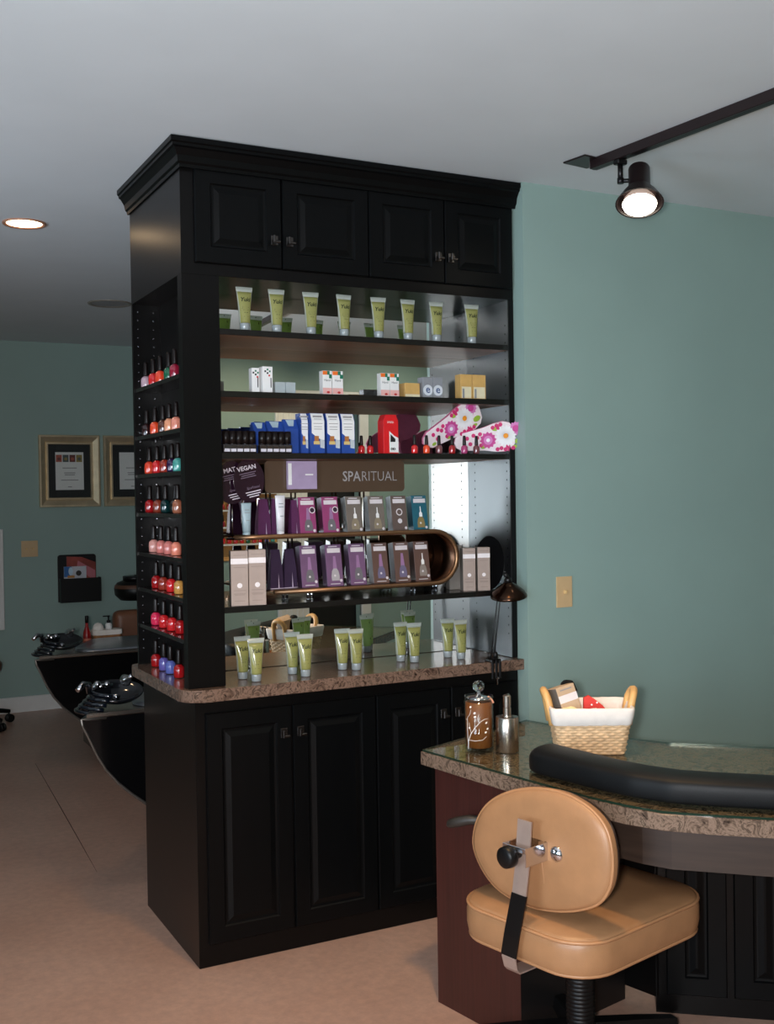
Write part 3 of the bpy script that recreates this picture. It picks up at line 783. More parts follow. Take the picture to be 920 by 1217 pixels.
# plum sleeves at the left of both tiers
PLUM = M('plum_film', rgb(84, 38, 76), .6, spec=.25); DPLUM = M('deep_plum_film', rgb(48, 32, 58), .6, spec=.25)
def sleeve(label, x, y, z, m, h=.13, w=.05):
    t = thing('cellophane_sleeve', label, 'package', (x, y, z), 0, 'plum cellophane packages')
    bm = bmesh.new(); n = 4
    lo = [bm.verts.new(c) for c in ((-w/2, -.018, 0), (w/2, -.018, 0), (w/2, .018, 0), (-w/2, .018, 0))]
    mi_ = [bm.verts.new(c) for c in ((-w*.42, -.014, h*.55), (w*.42, -.014, h*.55), (w*.42, .014, h*.55), (-w*.42, .014, h*.55))]
    hi = [bm.verts.new(c) for c in ((-w*.3, -.004, h), (w*.3, -.004, h), (w*.3, .004, h), (-w*.3, .004, h))]
    for a, b in ((lo, mi_), (mi_, hi)):
        for k in range(4): bm.faces.new((a[k], a[(k+1) % 4], b[(k+1) % 4], b[k]))
    bm.faces.new(lo[::-1]); bm.faces.new(hi); obj('pouch', bm, m, t)
    bm = bmesh.new(); tube(bm, [(-w/2, -.019, .002), (w/2, -.019, .002)], .0018, 6)
    v = [bm.verts.new(c) for c in ((w*.08, -.0195, .004), (w*.15, -.0195, .004), (w*.12, -.0158, h*.4))]; bm.faces.new(v)
    obj('film_fold', bm, M('film_glint', rgb(196, 180, 200), .3), t)
sleeve('plum cellophane package, leftmost on the upper tier', .300, .15, ZA, PLUM)
sleeve('plum cellophane package behind the white tube on the upper tier', .352, .155, ZA, PLUM)
sleeve('plum cellophane package right of the white tube on the upper tier', .395, .10, ZA, PLUM, .125, .032)
sleeve('dark plum cellophane package, left end of the lower tier', .325, .105, ZB, DPLUM, .135)
sleeve('dark plum cellophane package left of the first purple carton', .378, .11, ZB, DPLUM, .135)
# slim tubes on the upper tier
def slim(label, x, y, z, m, h):
    t = thing('slim_tube', label, 'tube', (x, y, z), 0, 'slim tubes on the upper tier')
    bm = bmesh.new(); lathe(bm, [(.0125, 0), (.013, .02)], 16); obj('cap', bm, m, t)
    bm = bmesh.new(); n = 20
    R = [[bm.verts.new((a*math.cos(2*PI*k/n), b*math.sin(2*PI*k/n), zz)) for k in range(n)] for a, b, zz in ((.0135, .0135, .0205), (.015, .011, h*.5), (.018, .0025, h*.93), (.0185, .001, h))]
    for A, B in zip(R, R[1:]):
        for k in range(n): f = bm.faces.new((A[k], A[(k+1) % n], B[(k+1) % n], B[k])); f.smooth = True
    bm.faces.new(R[0][::-1]); bm.faces.new(R[-1]); obj('body', bm, m, t)
    bm = bmesh.new()
    for zz, ww in ((.8, .016), (.72, .018), (.5, .012)): quad(bm, -ww/2, ww/2, h*zz-.0015, h*zz+.0015, -.0085 - .006*(.8-zz)/.3)
    obj('lettering', bm, M('faint_print', rgb(150, 156, 160), .5), t)
slim('pale blue slim tube below the round plum signs', .218, .09, ZA, M('pale_blue_tube', rgb(164, 186, 194), .35), .118)
slim('white slim tube in front of the plum packages', .338, .082, ZA, M('white_tube', rgb(224, 222, 226), .35), .142)
# round plum signs
PLSG = M('plum_sign', rgb(38, 18, 34), .2, coat=.3)
def roundsign(label, x, y, z, word, rx=.055, rz_=.074, tilt=12):
    t = thing('round_sign', label, 'sign', (x, y, z), 0, 'round plum signs')
    n = 40; bm = bmesh.new()
    prism(bm, [(rx*math.cos(2*PI*k/n), rz_*math.sin(2*PI*k/n)) for k in range(n)], 0, .003, 'y'); obj('panel', bm, PLSG, t)
    bm = bmesh.new(); R = RY(math.radians(-tilt))
    text(bm, word, .021, 0, .036, -.0008, 0, mat=R, bold=.0006)
    for k, (w, z0) in enumerate(((.06, .024), (.05, .017), (.056, .01))): quad(bm, -w/2, w/2, z0, z0+.003, -.0006, 1, mat=R)
    text(bm, 'SpaRitual', .013, .008, -.03, -.0008, 1, shear=.3, mat=R)
    for w, z0 in ((.055, -.042), (.05, -.050), (.036, -.058)): quad(bm, -w/2+.006, w/2+.006, z0, z0+.0035, -.0006, 0, mat=R)
    obj('lettering', bm, [M('sign_white', rgb(214, 206, 214), .5), M('sign_grey', rgb(116, 100, 116), .5)], t)
    bm = bmesh.new(); cyl(bm, .0025, 1.389-z, -rz_*.9, 8, mat=T(0, .0055, 0)); obj('post', bm, CHROME, t)
    return t
roundsign('round plum sign lettered VEGAN, front one of the two', .236, .105, 1.583, 'VEGAN')
roundsign('round plum sign half hidden behind the VEGAN sign', .182, .125, 1.576, 'MAT', .056, .073)

# grey-taupe cartons on the fourth shelf
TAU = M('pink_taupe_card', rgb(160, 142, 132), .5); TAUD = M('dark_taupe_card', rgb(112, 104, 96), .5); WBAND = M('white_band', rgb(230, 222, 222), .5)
def deco_t(bm, w, h, y):
    quad(bm, -w/2, w/2, h*.76, h*.86, y, 1); disc(bm, 0, h*.37, w*.15, y, 1)
    for z, ww in ((.92, .7), (.70, .7), (.28, .7), (.22, .7), (.2, .6), (.09, .6)): quad(bm, -w*ww/2, w*ww/2, h*z-.001, h*z+.001, y, 2)
tm = [TAU, WBAND, M('taupe_ink', rgb(140, 122, 114), .5)]
carton('tall_carton', 'tall pinkish-taupe carton with white band, left pair, left one', .140, .197, .012, .05, 1.1675, .182, tm, deco_t, 'taupe cartons at the left end', rz=-.22, side=TAUD)
carton('tall_carton', 'tall pinkish-taupe carton with white band, left pair, right one', .2, .257, .006, .05, 1.1675, .184, tm, deco_t, 'taupe cartons at the left end', rz=-.22, side=TAUD)
carton('tall_carton', 'tall pinkish-taupe carton with white band, right pair, left one', 1.045, 1.092, .03, .05, 1.1675, .158, tm, deco_t, 'taupe cartons at the right end', rz=-.3, side=TAUD)
carton('tall_carton', 'tall pinkish-taupe carton with white band, right pair, right one', 1.097, 1.144, .012, .05, 1.1675, .160, tm, deco_t, 'taupe cartons at the right end', rz=-.3, side=TAUD)
carton('tall_carton', 'dark taupe carton standing behind the right taupe pair', 1.035, 1.085, .11, .06, 1.1675, .165, [TAUD], None, 'dark taupe cartons', rz=-.3)
# round black object
t = thing('hand_mirror', 'round black hand mirror standing in the right corner of the shelf', 'mirror', (1.162, .045, 1.1675), -.1)
n = 36; bm = bmesh.new(); prism(bm, [(.058*math.cos(2*PI*k/n), .10+.1*math.sin(2*PI*k/n)) for k in range(n)], 0, .012, 'y', bev=.003); obj('back', bm, M('matte_black', rgb(5, 5, 6), .9, spec=.1), t)

# ------------------------------------------------------------------ clamp lamp
cl = thing('clamp_lamp', 'bronze-domed black clamp lamp fixed to the counter front edge', 'lamp', (1.115, -.045, .91))
bm = bmesh.new()
box(bm, -.022, .022, -.012, .03, .001, .012, bev=.002); box(bm, -.019, .019, -.012, -.004, -.004, .012, bev=.002)
for dx in (-.016, 0, .016): box(bm, dx-.004, dx+.004, -.018, -.012, -.058, .01, bev=.001)
for dx in (-.012, .012): cyl(bm, .008, .012, .035, 12, mat=T(dx, .01, 0))
obj('clamp', bm, BLKMET, cl)
bm = bmesh.new(); lathe(bm, [(.004, -.02), (.004, .0), (.008, .001), (.008, .008)], 10, mat=T(.01, -.004, -.062)); obj('clamp_screw', bm, CHROME, cl)
bm = bmesh.new()
for dx in (-.005, .007): tube(bm, [(dx, .01, .02), (dx+.012, .008, .12), (dx+.026, .004, .235), (dx+.05, 0, .285)], .0028, 8)
obj('arm', bm, BLKMET, cl)
HM = T(.062, -.008, .242) @ RY(math.radians(-8)) @ RX(math.radians(8))
bm = bmesh.new(); lathe(bm, [(.068, -.006), (.0675, 0), (.060, .012), (.046, .026), (.030, .038), (.018, .046), (.016, .05)], 36, mat=HM, cap0=False)
o = obj('lamp_shade', bm, M('lamp_bronze', rgb(66, 48, 38), .2, 1., var=.15), cl); s_ = o.modifiers.new('s', 'SOLIDIFY'); s_.thickness = .0015
bm = bmesh.new(); lathe(bm, [(.014, .047), (.014, .062), (.011, .066)], 18, mat=HM); tube(bm, [HM @ Vector((0, 0, .066)), HM @ Vector((-.012, 0, .085))], .008, 10); obj('socket', bm, BLKMET, cl)
bm = bmesh.new(); bmesh.ops.create_uvsphere(bm, u_segments=16, v_segments=10, radius=.017, matrix=HM @ T(0, 0, .018)); obj('bulb', bm, M('frosted_bulb', rgb(220, 214, 200), .4), cl, smooth=True)

# ------------------------------------------------------------------ track light
tr = thing('track_light', 'black ceiling track with one lit spot head', 'track light', (1.36, -.42, CEILZ))
tr.location = (0, 0, 0)
zc = CEILZ-.001
dv = Vector((.012, -1, 0)).normalized()
bm = bmesh.new()
ang = math.atan2(1.366-1.334, 1.153-.43)
R0 = T(1.322, -.39, zc) @ RZ(math.radians(4.6))
box(bm, -.017, .017, -2.4, .0, -.034, 0, bev=.002, mat=R0)
box(bm, -.006, .006, -2.4, -.001, -.0345, -.033, 1, mat=R0)
obj('rail', bm, [M('track_brown_black', rgb(34, 24, 25), .32, .2), BLKMET], tr)
bm = bmesh.new(); box(bm, -.058, .058, -.05, .055, -.006, 0, bev=.002, mat=T(1.305, -.375, zc) @ RZ(math.radians(8))); obj('canopy_plate', bm, M('track_brown_black'), tr)
bm = bmesh.new(); box(bm, -.012, .012, 0, .004, -.03, -.008, mat=R0); obj('end_cap', bm, M('pale_end', rgb(170, 165, 165), .5), tr)
hd = (1.336, -.517)
def track_head(x, y, az, tilt, watts):
    bm = bmesh.new(); box(bm, -.02, .02, -.014, .014, -.05, -.034, bev=.003, mat=T(x, y, zc)); cyl(bm, .009, -.098, -.05, 12, mat=T(x, y, zc)); 
    cyl(bm, .011, -.112, -.094, 12, mat=T(x, y, zc))
    HX = T(x, y, zc-.103) @ RZ(az)
    tube(bm, [HX @ Vector((0, 0, 0)), HX @ Vector((.05, 0, .0))], .007, 10); o1 = obj('swivel_arm', bm, BLKMET, tr)
    P0 = HX @ Vector((.062, 0, 0)); HH = T(*P0) @ Matrix.Rotation(tilt, 4, Vector((-.76, .64, 0)))
    bm = bmesh.new(); lathe(bm, [(.02, .052), (.034, .05), (.036, .044), (.036, -.028), (.041, -.036), (.06, -.062), (.076, -.09), (.079, -.095), (.074, -.095), (.055, -.064)], 32, mat=HH, cap1=False)
    sh = obj('spot_shade', bm, M('track_brown_black'), tr, smooth=False); autosmooth(sh, 50)
    bm = bmesh.new(); lathe(bm, [(.036, -.06), (.052, -.082), (.056, -.098), (.053, -.106), (.03, -.112), (.001, -.114)], 28, mat=HH, cap0=False, mis=[0, 0, 1, 1, 1, 1])
    obj('reflector_bulb', bm, [M('bulb_side', rgb(150, 130, 124), .3, emit=(1, .75, .6), estr=.35), M('bulb_face', (1, .95, .85), .4, emit=(1, .9, .72), estr=16)], tr)
    l = bpy.data.lights.new('track_lamp', 'SPOT'); l.energy = watts; l.color = (1, .78, .54); l.spot_size = math.radians(80); l.spot_blend = .8; l.shadow_soft_size = .045
    o = bpy.data.objects.new('track_lamp', l); COL.objects.link(o); o.parent = tr
    o.matrix_world = HH @ T(0, 0, -.118)
track_head(hd[0], hd[1], math.radians(-30), math.radians(24), 10)

# ------------------------------------------------------------------ wall plates
def switch_plate(label, x, y, z, w, n, mat_rot=0):
    t = thing('light_switch', label, 'light switch', (x, y, z), 0)
    bm = bmesh.new(); box(bm, -w/2, w/2, -.006, 0, -.058, .058, bev=.002, seg=2); obj('plate', bm, IVORY, t)
    for k in range(n):
        dx = (k-(n-1)/2)*.046
        bm = bmesh.new(); box(bm, dx-.005, dx+.005, -.017, -.006, -.004, .009, bev=.0015, mat=T(0, 0, 0) @ RX(.15)); obj('toggle', bm, M('almond_toggle', rgb(226, 190, 130), .35), t)
    return t
switch_plate('almond single light switch on the teal wall beside the cabinet', 1.416, -.065, 1.152, .071, 1)
switch_plate('almond double light switch on the dim far wall below the frames', .275, 4.8, 1.173, .116, 2)

# ------------------------------------------------------------------ manicure table
TF = [(.517, -.564), (.57, -.90), (.629, -1.226), (.66, -1.33), (.70, -1.413), (.78, -1.495), (.883, -1.585), (1.40, -2.05)]
TBK = [(1.03, -.367), (1.085, -.60), (1.16, -.785), (1.21, -.87), (1.427, -1.073), (1.90, -1.52)]
out = TF + TBK[::-1]
mt = thing('manicure_table', 'boomerang-shaped manicure table with granite edge and mahogany end panel', 'table', (.8, -1.0, 0))
mt.location = (0, 0, 0)
bm = bmesh.new(); prism(bm, out, .72, .76, 'z', bev=.002, seg=1); obj('tabletop', bm, GRANT, mt)
bm = bmesh.new()
cx, cy = .9, -1.0
gl = []
for i, (x, y) in enumerate(out):
    a = Vector(out[i-1]); b = Vector(out[(i+1) % len(out)]); t_ = (b-a).normalized(); nrm = Vector((-t_.y, t_.x))
    gl.append((x+nrm.x*.006, y+nrm.y*.006))
prism(bm, gl, .7602, .766, 'z')
for f in bm.faces:
    f.normal_update()
    if abs(f.normal.z) < .5: f.material_index = 1
obj('glass_top', bm, [GLASS, M('glass_edge', rgb(26, 46, 36), .1)], mt)
# pedestals and apron
bm = bmesh.new(); prism(bm, [(.56, -.574), (.625, -.919), (1.06, -.83), (1.0, -.42)], 0.001, .7198, 'z'); ped = obj('pedestal', bm, MAHOG, mt)
for f in ped.data.polygons:
    if f.normal.x > -.7 and abs(f.normal.z) < .5: f.material_index = 1
ped.data.materials.append(M('black_laminate', rgb(20, 18, 18), .4))
bm = bmesh.new(); prism(bm, [(.655, -1.14), (.678, -1.225), (.71, -1.33), (.745, -1.395), (.915, -1.553), (1.4, -1.99), (1.41, -1.975), (.925, -1.538), (.758, -1.385), (.725, -1.325), (.693, -1.22), (.67, -1.137)], .615, .7198, 'z'); obj('apron', bm, BROWNL, mt)
bm = bmesh.new()
a = Vector((1.085, -.94)); b = Vector((1.62, -1.36)); d_ = (b-a).normalized(); ang = math.atan2(d_.y, d_.x); L_ = (b-a).length
X = T(a.x, a.y, 0) @ RZ(ang)
box(bm, 0, L_, .0, .10, .001, .7198, mat=X); obj('rear_panel', bm, BLKSIDE, mt)
for x0, x1 in ((.03, .20), (.22, .39)):
    bm = bmesh.new(); rings_panel(bm, x1-x0, .60, RP, mat=X @ T(x0, 0, .06)); obj('panel_door', bm, BLACK, mt)
bm = bmesh.new(); prism(bm, [(1.058, -.832), (1.088, -.945), (1.10, -.945), (1.072, -.83)], .045, .7198, 'z'); obj('modesty_panel', bm, BLKSIDE, mt)
bm = bmesh.new(); tube(bm, [(.61, -.80, .60), (.566, -.752, .596), (.545, -.730, .588), (.536, -.700, .576), (.540, -.682, .566)], [.012, .014, .015, .013, .006], 8); obj('pull_handle', bm, M('grey_brown_pull', rgb(46, 43, 39), .5), mt)
# arm-rest pad
PADF = [(.645, -.925), (.640, -1.0), (.676, -1.187), (.706, -1.29), (.755, -1.385), (.83, -1.462), (.93, -1.553), (1.3, -1.885)]
PADB = [(.755, -.868), (.765, -.97), (.795, -1.15), (.815, -1.23), (.855, -1.31), (.91, -1.372), (1.0, -1.455), (1.37, -1.79)]
bm = bmesh.new()
prof = [(.0, 0), (-.06, .006), (-.07, .048), (.02, .066), (.5, .070), (.93, .062), (1.0, .04), (.99, .006)]
RG = []
pts = list(zip(PADF, PADB))
fine = []
for i in range(len(pts)-1):
    for k in range(4):
        u = k/4; fine.append((Vector(pts[i][0])*(1-u)+Vector(pts[i+1][0])*u, Vector(pts[i][1])*(1-u)+Vector(pts[i+1][1])*u))
fine.append((Vector(pts[-1][0]), Vector(pts[-1][1])))
for i, (f_, b_) in enumerate(fine):
    sc = .62 if i == 0 else (.86 if i == 1 else 1)
    mid = (f_+b_)/2
    ring = []
    for s_, z in prof:
        p = f_ + (b_-f_)*s_; p = mid + (p-mid)*(sc if i < 2 else 1)
        ring.append(bm.verts.new((p.x, p.y, .767+z*(sc if i < 2 else 1))))
    RG.append(ring)
for A, B in zip(RG, RG[1:]):
    for k in range(len(prof)): f = bm.faces.new((A[k], A[(k+1) % 8], B[(k+1) % 8], B[k])); f.smooth = True
bm.faces.new(RG[0]); bm.faces.new(RG[-1][::-1])
o = obj('armrest_pad', bm, BLKVIN); sub = o.modifiers.new('s', 'SUBSURF'); sub.levels = 1; sub.render_levels = 2
tag(o, 'long black vinyl armrest pad lying on the manicure table', 'armrest pad')

# jar with bird branch
GZ = .7665
jr = thing('glass_canister', 'brown glass canister with white bird branch and crystal knob lid', 'jar', (.668, -.652, GZ))
bm = bmesh.new(); lathe(bm, [(.041, 0), (.0425, .004), (.0425, .16), (.0405, .16), (.0405, .008)], 40, cap1=False); o = obj('glass_wall', bm, CLEAR, jr)
AMB = M('brown_fill', rgb(130, 74, 30), .35, var=.05, coat=.5)
bm = bmesh.new(); lathe(bm, [(.0398, .010), (.0398, .142), (.036, .143), (.001, .143)], 40, cap1=False); obj('contents', bm, AMB, jr)
bm = bmesh.new(); lathe(bm, [(.034, .148), (.036, .150), (.036, .156), (.014, .160), (.006, .164), (.005, .172), (.001, .173)], 30); ld = obj('lid', bm, CHROME, jr)
bm = bmesh.new(); bmesh.ops.create_icosphere(bm, subdivisions=2, radius=.0185, matrix=T(0, 0, .188) @ Matrix.Diagonal((1, 1, .95, 1))); obj('crystal_knob', bm, CRYS, ld)
bm = bmesh.new(); tube(bm, [(.02, -.02, .158), (.026, -.03, .150), (.030, -.034, .140)], .003, 6); obj('ribbon', bm, M('pink_ribbon', rgb(226, 160, 130), .5), jr)
bm = bmesh.new()
WHP = M('white_paint_print', rgb(240, 234, 228), .5)
# facing the viewer: build flat then wrap round the cylinder (azimuth toward -x,-y)
a0 = math.atan2(-3.42+.64, -1.06-.657)
def wrap(u, z, r=.0432): a_ = a0 + u/.0425; return (r*math.cos(a_), r*math.sin(a_), z)
def branch(pts, r0, r1):
    n_ = len(pts); tube(bm, [wrap(u, z) for u, z in pts], [r0+(r1-r0)*k/(n_-1) for k in range(n_)], 5)
branch([(-.036, .008), (-.035, .03), (-.026, .052), (-.012, .072), (.004, .09), (.016, .097), (.028, .098)], .0014, .0006)
branch([(-.037, .03), (-.039, .07), (-.038, .1)], .0009, .0005)
branch([(-.034, .034), (-.012, .033), (.010, .036), (.022, .046)], .0009, .0005)
branch([(-.024, .056), (-.030, .072), (-.031, .086)], .0008, .0004)
branch([(-.014, .07), (-.012, .086), (-.012, .1)], .0008, .0004)
branch([(.0, .086), (-.004, .1), (.0, .112)], .0008, .0004)
branch([(-.038, .1), (-.028, .11), (-.024, .126)], .0008, .0004)
for u, z in ((-.026, .132), (-.013, .115), (-.012, .104), (.022, .086), (.026, .068), (.020, .058), (-.031, .07)):
    p = Vector(wrap(u, z, .0428)); q = T(*p) @ RZ(a0+u/.0425) @ RX(.5) @ Matrix.Diagonal((.0008, .0044, .003, 1))
    bmesh.ops.create_icosphere(bm, subdivisions=1, radius=1, matrix=q)
obj('branch_print', bm, WHP, jr)

# soap pump
pm = thing('soap_pump', 'brushed steel soap pump bottle right of the brown canister', 'dispenser', (.728, -.712, GZ))
bm = bmesh.new(); lathe(bm, [(.033, 0), (.0342, .002), (.0342, .098), (.0325, .101), (.014, .102), (.013, .106)], 40, mat=None); autosmooth(obj('bottle', bm, STEEL, pm), 40)
bm = bmesh.new(); lathe(bm, [(.0125, .106), (.0125, .128), (.010, .129), (.010, .133), (.012, .134), (.012, .163), (.008, .166)], 24); box(bm, -.0, .034, -.005, .005, .156, .164, bev=.002, mat=RZ(.9)); autosmooth(obj('pump', bm, STEEL, pm), 40)

# wicker basket
BE1 = Vector((.875, -.485)); BE2 = Vector((.485, .875)); BFR = Vector((.994, -.930))
bc_ = BFR - BE1*.098 + BE2*.065
bk = thing('wicker_basket', 'small wicker basket with white liner and wood handles on the table', 'basket', (bc_.x, bc_.y, GZ), math.atan2(BE1.y, BE1.x))
W0, W1, D0, D1, BH = .095, .116, .065, .086, .134
def brect(z, off=0.):
    u = z/BH; w = W0+(W1-W0)*u+off; d = D0+(D1-D0)*u+off
    return w, d
def brounded(w, d, n=6, r=.02):
    P_ = []
    for cx_, cy_, a_ in ((w-r, d-r, 0), (-w+r, d-r, PI/2), (-w+r, -d+r, PI), (w-r, -d+r, 3*PI/2)):
        for k in range(n+1): P_.append((cx_+r*math.cos(a_+PI/2*k/n), cy_+r*math.sin(a_+PI/2*k/n)))
    return P_
# woven: dense outline with over-under displacement
bm = bmesh.new(); rings = []
NRW = 13
def dense(w, d, n=132):
    P_ = [Vector(p) for p in brounded(w, d)]; m_ = len(P_); ln = [0]
    for k in range(m_): ln.append(ln[-1]+(P_[(k+1) % m_]-P_[k]).length)
    o_ = []; j = 0
    for k in range(n):
        s = ln[-1]*k/n
        while ln[j+1] < s: j += 1
        u = (s-ln[j])/max(1e-9, ln[j+1]-ln[j]); o_.append(P_[j]*(1-u)+P_[(j+1) % m_]*u)
    return o_
for i in range(NRW*4+1):
    z = BH*.78*i/(NRW*4); w, d = brect(z); row = i//4; ph = i % 4
    bul = .0026*math.sin(PI*(i % 4)/4+.01) if ph else 0
    R_ = []
    for k, p in enumerate(dense(w, d)):
        wv = .0024*math.cos(2*PI*k/132*22 + PI*(row % 2))
        q = p*(1+(bul+(wv if ph else 0))/p.length); R_.append(bm.verts.new((q.x, q.y, z)))
    rings.append(R_)
for A, B in zip(rings, rings[1:]):
    for k in range(132): f = bm.faces.new((A[k], A[(k+1) % 132], B[(k+1) % 132], B[k])); f.smooth = True
bm.faces.new(rings[0][::-1]); obj('woven_body', bm, WICKER, bk, recalc=False)
bm = bmesh.new(); rings = []
for z, off in ((.088, .003), (.090, .0055), (.112, .006), (.132, .006), (.139, .003), (.139, -.002), (.12, -.005), (.05, -.008), (.02, -.01)):
    w, d = brect(z, off); rings.append([bm.verts.new((p.x + random.uniform(-.0006, .0006), p.y + random.uniform(-.0006, .0006), z+random.uniform(-.0008, .0008))) for p in dense(w, d, 72)])
for A, B in zip(rings, rings[1:]):
    for k in range(72): f = bm.faces.new((A[k], A[(k+1) % 72], B[(k+1) % 72], B[k])); f.smooth = True
bm.faces.new(rings[-1]); obj('liner', bm, LINEN, bk)
for s in (-1, 1):
    bm = bmesh.new(); pts_ = []
    for k in range(9):
        a_ = PI*k/8; pts_.append(Vector((s*(.116+.016*math.sin(a_)), .034*math.cos(a_), .122+.056*math.sin(a_)**.6)))
    pts_ = [pts_[0]+Vector((-s*.006, 0, -.04))] + pts_ + [pts_[-1]+Vector((-s*.006, 0, -.04))]
    tube(bm, pts_, .0115, 8); obj('handle', bm, WOOD, bk)
# contents
bx = thing('slanted_carton', 'taupe carton with white band leaning inside the wicker basket', 'box')
BX = T(bk.location.x, bk.location.y, GZ+.03) @ RZ(bk.rotation_euler.z) @ T(-.038, -.012, .0) @ RY(math.radians(-16)) @ RX(math.radians(-6)) @ RZ(.42)
bx.matrix_world = BX
bm = bmesh.new(); box(bm, -.031, .031, -.03, .03, 0, .165, bev=.001)
for f in bm.faces:
    f.normal_update()
    if f.normal.x < -.9: f.material_index = 1
obj('carton', bm, [M('beige_card', rgb(196, 168, 138), .5), TAUD], bx)
bm = bmesh.new(); quad(bm, -.031, .031, .118, .140, -.0306); quad(bm, -.02, .02, .153, .157, -.0306, 1); obj('printed_front', bm, [WBAND, GREYC], bx)
rd = thing('red_cloth_pouch', 'red dotted pouch poking out of the wicker basket', 'pouch')
rd.matrix_world = T(bk.location.x, bk.location.y, GZ+.05) @ RZ(bk.rotation_euler.z) @ T(.022, .0, -.012) @ RX(math.radians(-8))
bm = bmesh.new(); prism(bm, [(-.04, 0), (.045, 0), (.038, .072), (.02, .092), (-.005, .112), (-.02, .122), (-.035, .115)], -.008, .008, 'y', bev=.004); obj('pouch', bm, M('red_fabric', rgb(206, 42, 30), .6), rd)
bm = bmesh.new()
for a_, b_ in ((.0, .082), (.012, .072), (.022, .07), (-.012, .094), (.004, .1), (.03, .078)): disc(bm, a_, b_, .0028, -.0086, 0, n=8)
obj('dots', bm, PAPER, rd)
bl = thing('black_pouch_top', 'black crumpled top behind the carton in the basket', 'pouch')
bl.matrix_world = T(bk.location.x, bk.location.y, GZ+.06) @ RZ(bk.rotation_euler.z) @ T(-.055, .035, .012)
bm = bmesh.new(); lathe(bm, [(.02, 0), (.026, .06), (.028, .1), (.02, .118), (.012, .126), (.002, .128)], 14)
for v in bm.verts: v.co.x += random.uniform(-.002, .002); v.co.z += random.uniform(-.002, .002)
obj('wrap', bm, BLKVIN, bl)
yl = thing('cream_tissue', 'crumpled cream tissue at the front of the basket', 'tissue')
yl.matrix_world = T(bk.location.x, bk.location.y, GZ+.1) @ RZ(bk.rotation_euler.z) @ T(-.062, -.052, 0)
bm = bmesh.new(); bmesh.ops.create_icosphere(bm, subdivisions=3, radius=1, matrix=Matrix.Diagonal((.04, .016, .036, 1)))
for v in bm.verts: v.co *= 1+random.uniform(-.12, .12)
obj('crumple', bm, M('cream_tissue_paper', rgb(236, 216, 160), .7), yl)

# ------------------------------------------------------------------ technician's chair
ch = thing('task_chair', 'tan vinyl task chair with oval backrest at the manicure table', 'chair', (.69, -1.10, 0), math.atan2(.225, .974))
# local: +x forward (toward the table), +y left ; s (along table edge, toward -Y) = -y
def seat_outline(x0, x1, y0, y1, r, n=8): return rounded([(x0, y0, r), (x1, y0, r), (x1, y1, r), (x0, y1, r)], r, n)
cx0 = -.255; cx1 = .285; hy = .226
bm = bmesh.new(); rings = []
base = seat_outline(cx0, cx1, -hy, hy, .11, 8)
c_ = Vector(((cx0+cx1)/2, 0))
for sc, z in ((.90, .372), (.965, .374), (.985, .382), (1.0, .405), (1.0, .44), (.985, .462), (.95, .470), (.6, .474), (.2, .476)):
    rings.append([bm.verts.new((c_.x+(p[0]-c_.x)*sc, c_.y+(p[1]-c_.y)*sc, z)) for p in base])
n_ = len(base)
for A, B in zip(rings, rings[1:]):
    for k in range(n_): f = bm.faces.new((A[k], A[(k+1) % n_], B[(k+1) % n_], B[k])); f.smooth = True
bm.faces.new(rings[0][::-1]); bm.faces.new(rings[-1])
seat = obj('seat', bm, LEATH, ch)
bm = bmesh.new()
for sc, z in ((.99, .459), (.972, .377)): tube(bm, [(c_.x+(p[0]-c_.x)*sc, c_.y+(p[1]-c_.y)*sc, z) for p in base], .0045, 6, closed=True)
obj('piping', bm, LEATHP, seat)
# backrest outline measured as (s, z) in the plane of the back
BO = [(-.201, .585), (-.196, .643), (-.165, .697), (-.115, .738), (-.046, .77), (.033, .79), (.115, .793), (.192, .773), (.237, .739), (.255, .69), (.256, .635), (.243, .589), (.209, .548), (.137, .513), (.056, .492), (-.014, .485), (-.101, .495), (-.161, .528)]
BO = [(s-.0, z) for s, z in BO]
bx0 = -.196   # plane x in local
cs = (.028, .642)
def spl(P_, k=4):
    o_ = []; m_ = len(P_)
    for i in range(m_):
        a, b, c, d = (Vector(P_[(i+j) % m_]) for j in (-1, 0, 1, 2))
        for q in range(k):
            t_ = q/k; o_.append(.5*((2*b)+(-a+c)*t_+(2*a-5*b+4*c-d)*t_*t_+(-a+3*b-3*c+d)*t_**3))
    return o_
BS = spl(BO)
bm = bmesh.new(); rings = []
y_of = lambda s: -s + .0
DY = .0
for sc, dx in ((.3, -.004), (.8, -.002), (.93, .0), (.985, .006), (1.0, .016), (.995, .032), (.97, .046), (.9, .054), (.5, .058)):
    rings.append([bm.verts.new((bx0+dx, y_of(cs[0]+(p.x-cs[0])*sc), cs[1]+(p.y-cs[1])*sc)) for p in BS])
n_ = len(BS)
for A, B in zip(rings, rings[1:]):
    for k in range(n_): f = bm.faces.new((A[k], A[(k+1) % n_], B[(k+1) % n_], B[k])); f.smooth = True
bm.faces.new(rings[0][::-1]); bm.faces.new(rings[-1])
for f in bm.faces:
    if f.calc_center_median().x > bx0+.038: f.material_index = 1
back = obj('backrest', bm, [LEATH, M('dark_brown_front', rgb(60, 44, 34), .45)], ch)
bm = bmesh.new(); tube(bm, [(bx0+.012, y_of(cs[0]+(p.x-cs[0])*1.0), cs[1]+(p.y-cs[1])*1.0) for p in BS], .0042, 6, closed=True)
tube(bm, [(bx0-.003, y_of(.045), .655), (bx0-.002, y_of(.055), .58), (bx0+.002, y_of(.062), .50)], .0022, 6)
obj('piping', bm, LEATHP, back)
